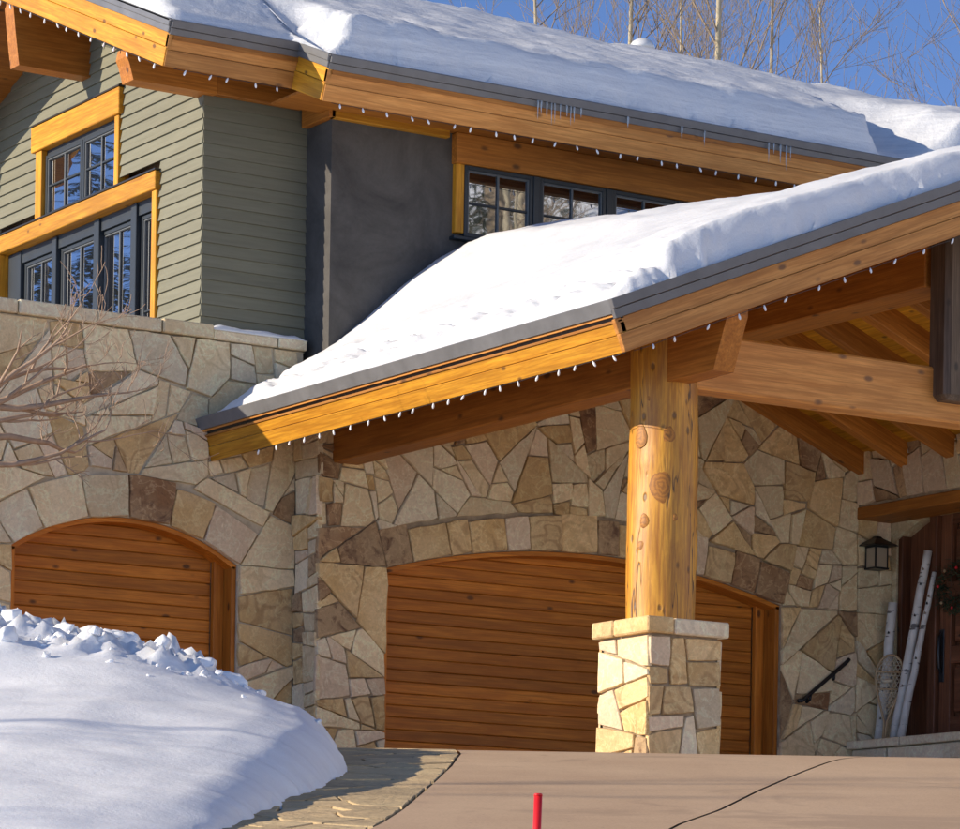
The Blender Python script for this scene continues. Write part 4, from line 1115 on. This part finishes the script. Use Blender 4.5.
# ------------------------------------------------------------------ trees and shrub
def bare_tree(name, label, loc, h, r0, seed, nb=16, lean=.03, depth=4, up=.9, mats=(BARK, TWIG), group=None, cat='tree', first=.25, spread=.55):
    root = empty(name, loc); r = random.Random(seed); tag(root, label, cat, group)
    tr = Tubes(); cr = Tubes()
    pts = []; rr = []; dx, dy = r.uniform(-lean, lean), r.uniform(-lean, lean); N = 12
    for i in range(N+1):
        t = i/N; pts.append(V(dx*h*t+.02*h*.4*math.sin(t*5+seed)*.3, dy*h*t+.02*h*.3*math.cos(t*4+seed)*.3, h*t)); rr.append(max(.01, r0*(1-t*.88)))
    tr.add(pts, rr, 7)
    def grow(p, d, L, rad, lev):
        k = 5; q = [p]; rs_ = [rad]; dd_ = d.copy()
        for i in range(1, k+1):
            dd_ = (dd_+V(r.gauss(0, .10), r.gauss(0, .10), r.gauss(.05, .08))).normalized(); q.append(q[-1]+dd_*L/k); rs_.append(max(.003, rad*(1-.75*i/k)))
        cr.add(q, rs_, 5 if lev > 1 else 4, False)
        if lev <= 0: return
        for m in range(r.randint(3, 4)):
            i = r.randint(1, k); t = q[i]; b = (dd_+V(r.gauss(0, spread), r.gauss(0, spread), r.gauss(.15, .3))).normalized()
            grow(t, b, L*r.uniform(.4, .68), rs_[i]*.75, lev-1)
    for m in range(nb):
        t = first+(1-first)*(m+r.random())/nb*.97; i = min(N-1, int(t*N)); p = pts[i].lerp(pts[i+1], t*N-i)
        a = r.uniform(0, 6.283); d = V(math.cos(a), math.sin(a), up+r.uniform(-.3, .4)).normalized()
        grow(p, d, h*(.30-.17*t)*r.uniform(.7, 1.1), max(.010, rr[i]*.38), depth-2)
    tr.build('trunk', mats[0], root); cr.build('branches', mats[1], root)
    return root
AG = 'bare aspens behind the roof ridge'
def at(px, d):  # a spot on the rising ground behind the house
    p = FW*d+RT*((px-480)/FOC*d); return (p.x, p.y, 2.6)
for (px, d, h, r0, sd, nb, lab) in ((562, 53, 14.6, .10, 1, 15, 'slim bare tree rising behind the ridge of the upper roof'), (606, 50, 14.4, .11, 2, 16, 'bare aspen standing over the round roof vent'),
        (700, 50, 15.0, .12, 4, 22, 'largest pale bare aspen behind the roof ridge'), (668, 56, 15.0, .09, 5, 16, 'thin pale aspen beside the largest one'),
        (752, 54, 14.4, .10, 7, 16, 'bare aspen with spreading fine branches behind the roof ridge'),
        (846, 52, 12.6, .08, 8, 14, 'small bare tree where the ridge slopes lowest'), (985, 52, 15.5, .12, 9, 20, 'bare tree beyond the right end of the roof with reaching twigs')):
    bare_tree('aspen_tree', lab, at(px, d), h, r0, sd, nb, group=AG, depth=5, first=.5, up=1.35, spread=.5, lean=.05)
# shrub in front of the set-back garage wall
def shrub():
    root = empty('bare_shrub', (12.75, 29.3, 2.2)); tag(root, 'leafless shrub with reddish-tan branches against the sandstone wall', 'shrub')
    r = random.Random(77); main = Tubes(); cr = main
    def grow(p, d, L, rad, lev, t):
        k = 6; q = [p]; rs_ = [rad]; dd_ = d.copy()
        for i in range(1, k+1):
            dd_ = (dd_+V(r.gauss(0, .16), r.gauss(0, .14), r.gauss(.05, .13))).normalized(); q.append(q[-1]+dd_*L/k); rs_.append(max(.003, rad*(1-.7*i/k)))
        t.add(q, rs_, 6 if lev > 1 else 4, False)
        if lev <= 0: return
        for m in range(r.randint(2, 4)):
            i = r.randint(2, k); b = (dd_+V(r.gauss(0, .5), r.gauss(0, .4), r.gauss(.2, .4))).normalized(); grow(q[i], b, L*r.uniform(.35, .62), rs_[i]*.7, lev-1, cr)
    for (dx, dz, L, rad, z0) in ((.95, .02, 1.4, .030, 3.0), (.85, .30, 1.3, .028, 3.2), (.7, .5, 1.3, .028, 3.2), (.9, -.15, 1.4, .024, 2.8), (.8, .15, 1.4, .022, 3.5), (-.4, .5, 1.2, .03, 3.0), (1.0, .0, 1.5, .028, 3.35), (.8, .2, 1.2, .022, 3.1)):
        z0 -= .0
        main.add([(r.uniform(-.05, .05), r.uniform(-.05, .05), 0), (.05*dx, 0, z0*.5), (.18*dx, 0, z0*.97)], [.05, .045, rad*1.1], 7)
        grow(V(.18*dx, 0, z0*.97), V(dx, -.12, dz).normalized(), L, rad*1.35, 3, main)
    main.build('branches', SHRUB, root)
shrub()
# trees beyond the left of the drive whose shadows cross the bank, and the woods mirrored in the windows
SG = 'bare trees on the sunny side of the drive'
for (x, y, sd, h) in ((-9.0, 26.0, 31, 9.5), (-12.0, 22.6, 33, 8.0)):
    d = V(x, y, 0).dot(FW); bare_tree('aspen_tree', 'bare aspen beyond the snow bank, throwing shadow streaks over it', (x, y, G(d)), h, .13, sd, 15, group=SG, first=.3)
def conifer(label, loc, h, seed, group):
    root = empty('conifer_tree', loc); r = random.Random(seed); tag(root, label, 'tree', group)
    q = Tubes(); q.add([(0, 0, 0), (0, 0, h*.5), (0, 0, h)], [.2, .12, .02], 8); q.build('trunk', TWIG, root)
    vs = []; fs = []
    for k in range(int(h*34)):
        z = h*(.08+.9*r.random()); a = r.uniform(0, 6.283); L = (h-z)*.26*r.uniform(.7, 1.1)+.15
        o_ = V(0, 0, z); d = V(math.cos(a), math.sin(a), -.25); e = V(-math.sin(a), math.cos(a), 0)
        for m in range(7):
            t = (m+1)/7; c = o_+d*L*t; wdt = L*.22*(1.1-t)+.05
            for sg in (1, -1):
                b0 = len(vs); tip = c+e*sg*wdt+d*wdt*.7+V(0, 0, -.1*wdt); vs += [c+d*.04, c-d*.05, tip]; fs.append((b0, b0+1, b0+2))
    obj('crown', vs, fs, NEEDLE, root)
CG = 'conifers around the house'
for (x, y, h, sd) in ((11.4, 46.5, 11.6, 1), (9.3, 48.5, 13.5, 2), (12.9, 45.2, 9.4, 3), (7.4, 51, 14.0, 4), (10.2, 52.0, 11.0, 6)): conifer('dark conifer standing beyond the gable end of the house', (x, y, 2.4), h, sd, CG+' gable')
def hz(x, y): p = V(x, y, 0); return G(p.dot(FW))+bounce_hill(p.dot(RT), p.dot(FW))-.1
for (x, y, h, sd) in ((38, 3.5, 12, 11), (44, 6, 13, 12), (35.5, 1.0, 12, 13), (41, -1, 13, 14)): conifer('dark conifer on the added snowy hillside across the drive', (x, y, hz(x, y)), h, sd, CG+' hillside')
for (x, y, h, sd) in ((32, 13.5, 12, 41), (34.5, 10, 12, 42), (31, 15.5, 10, 43)): bare_tree('aspen_tree', 'bare aspen at the foot of the added snowy hillside across the drive', (x, y, hz(x, y)), h, .15, sd, 18, group='bare aspens across the drive', first=.3, depth=5)
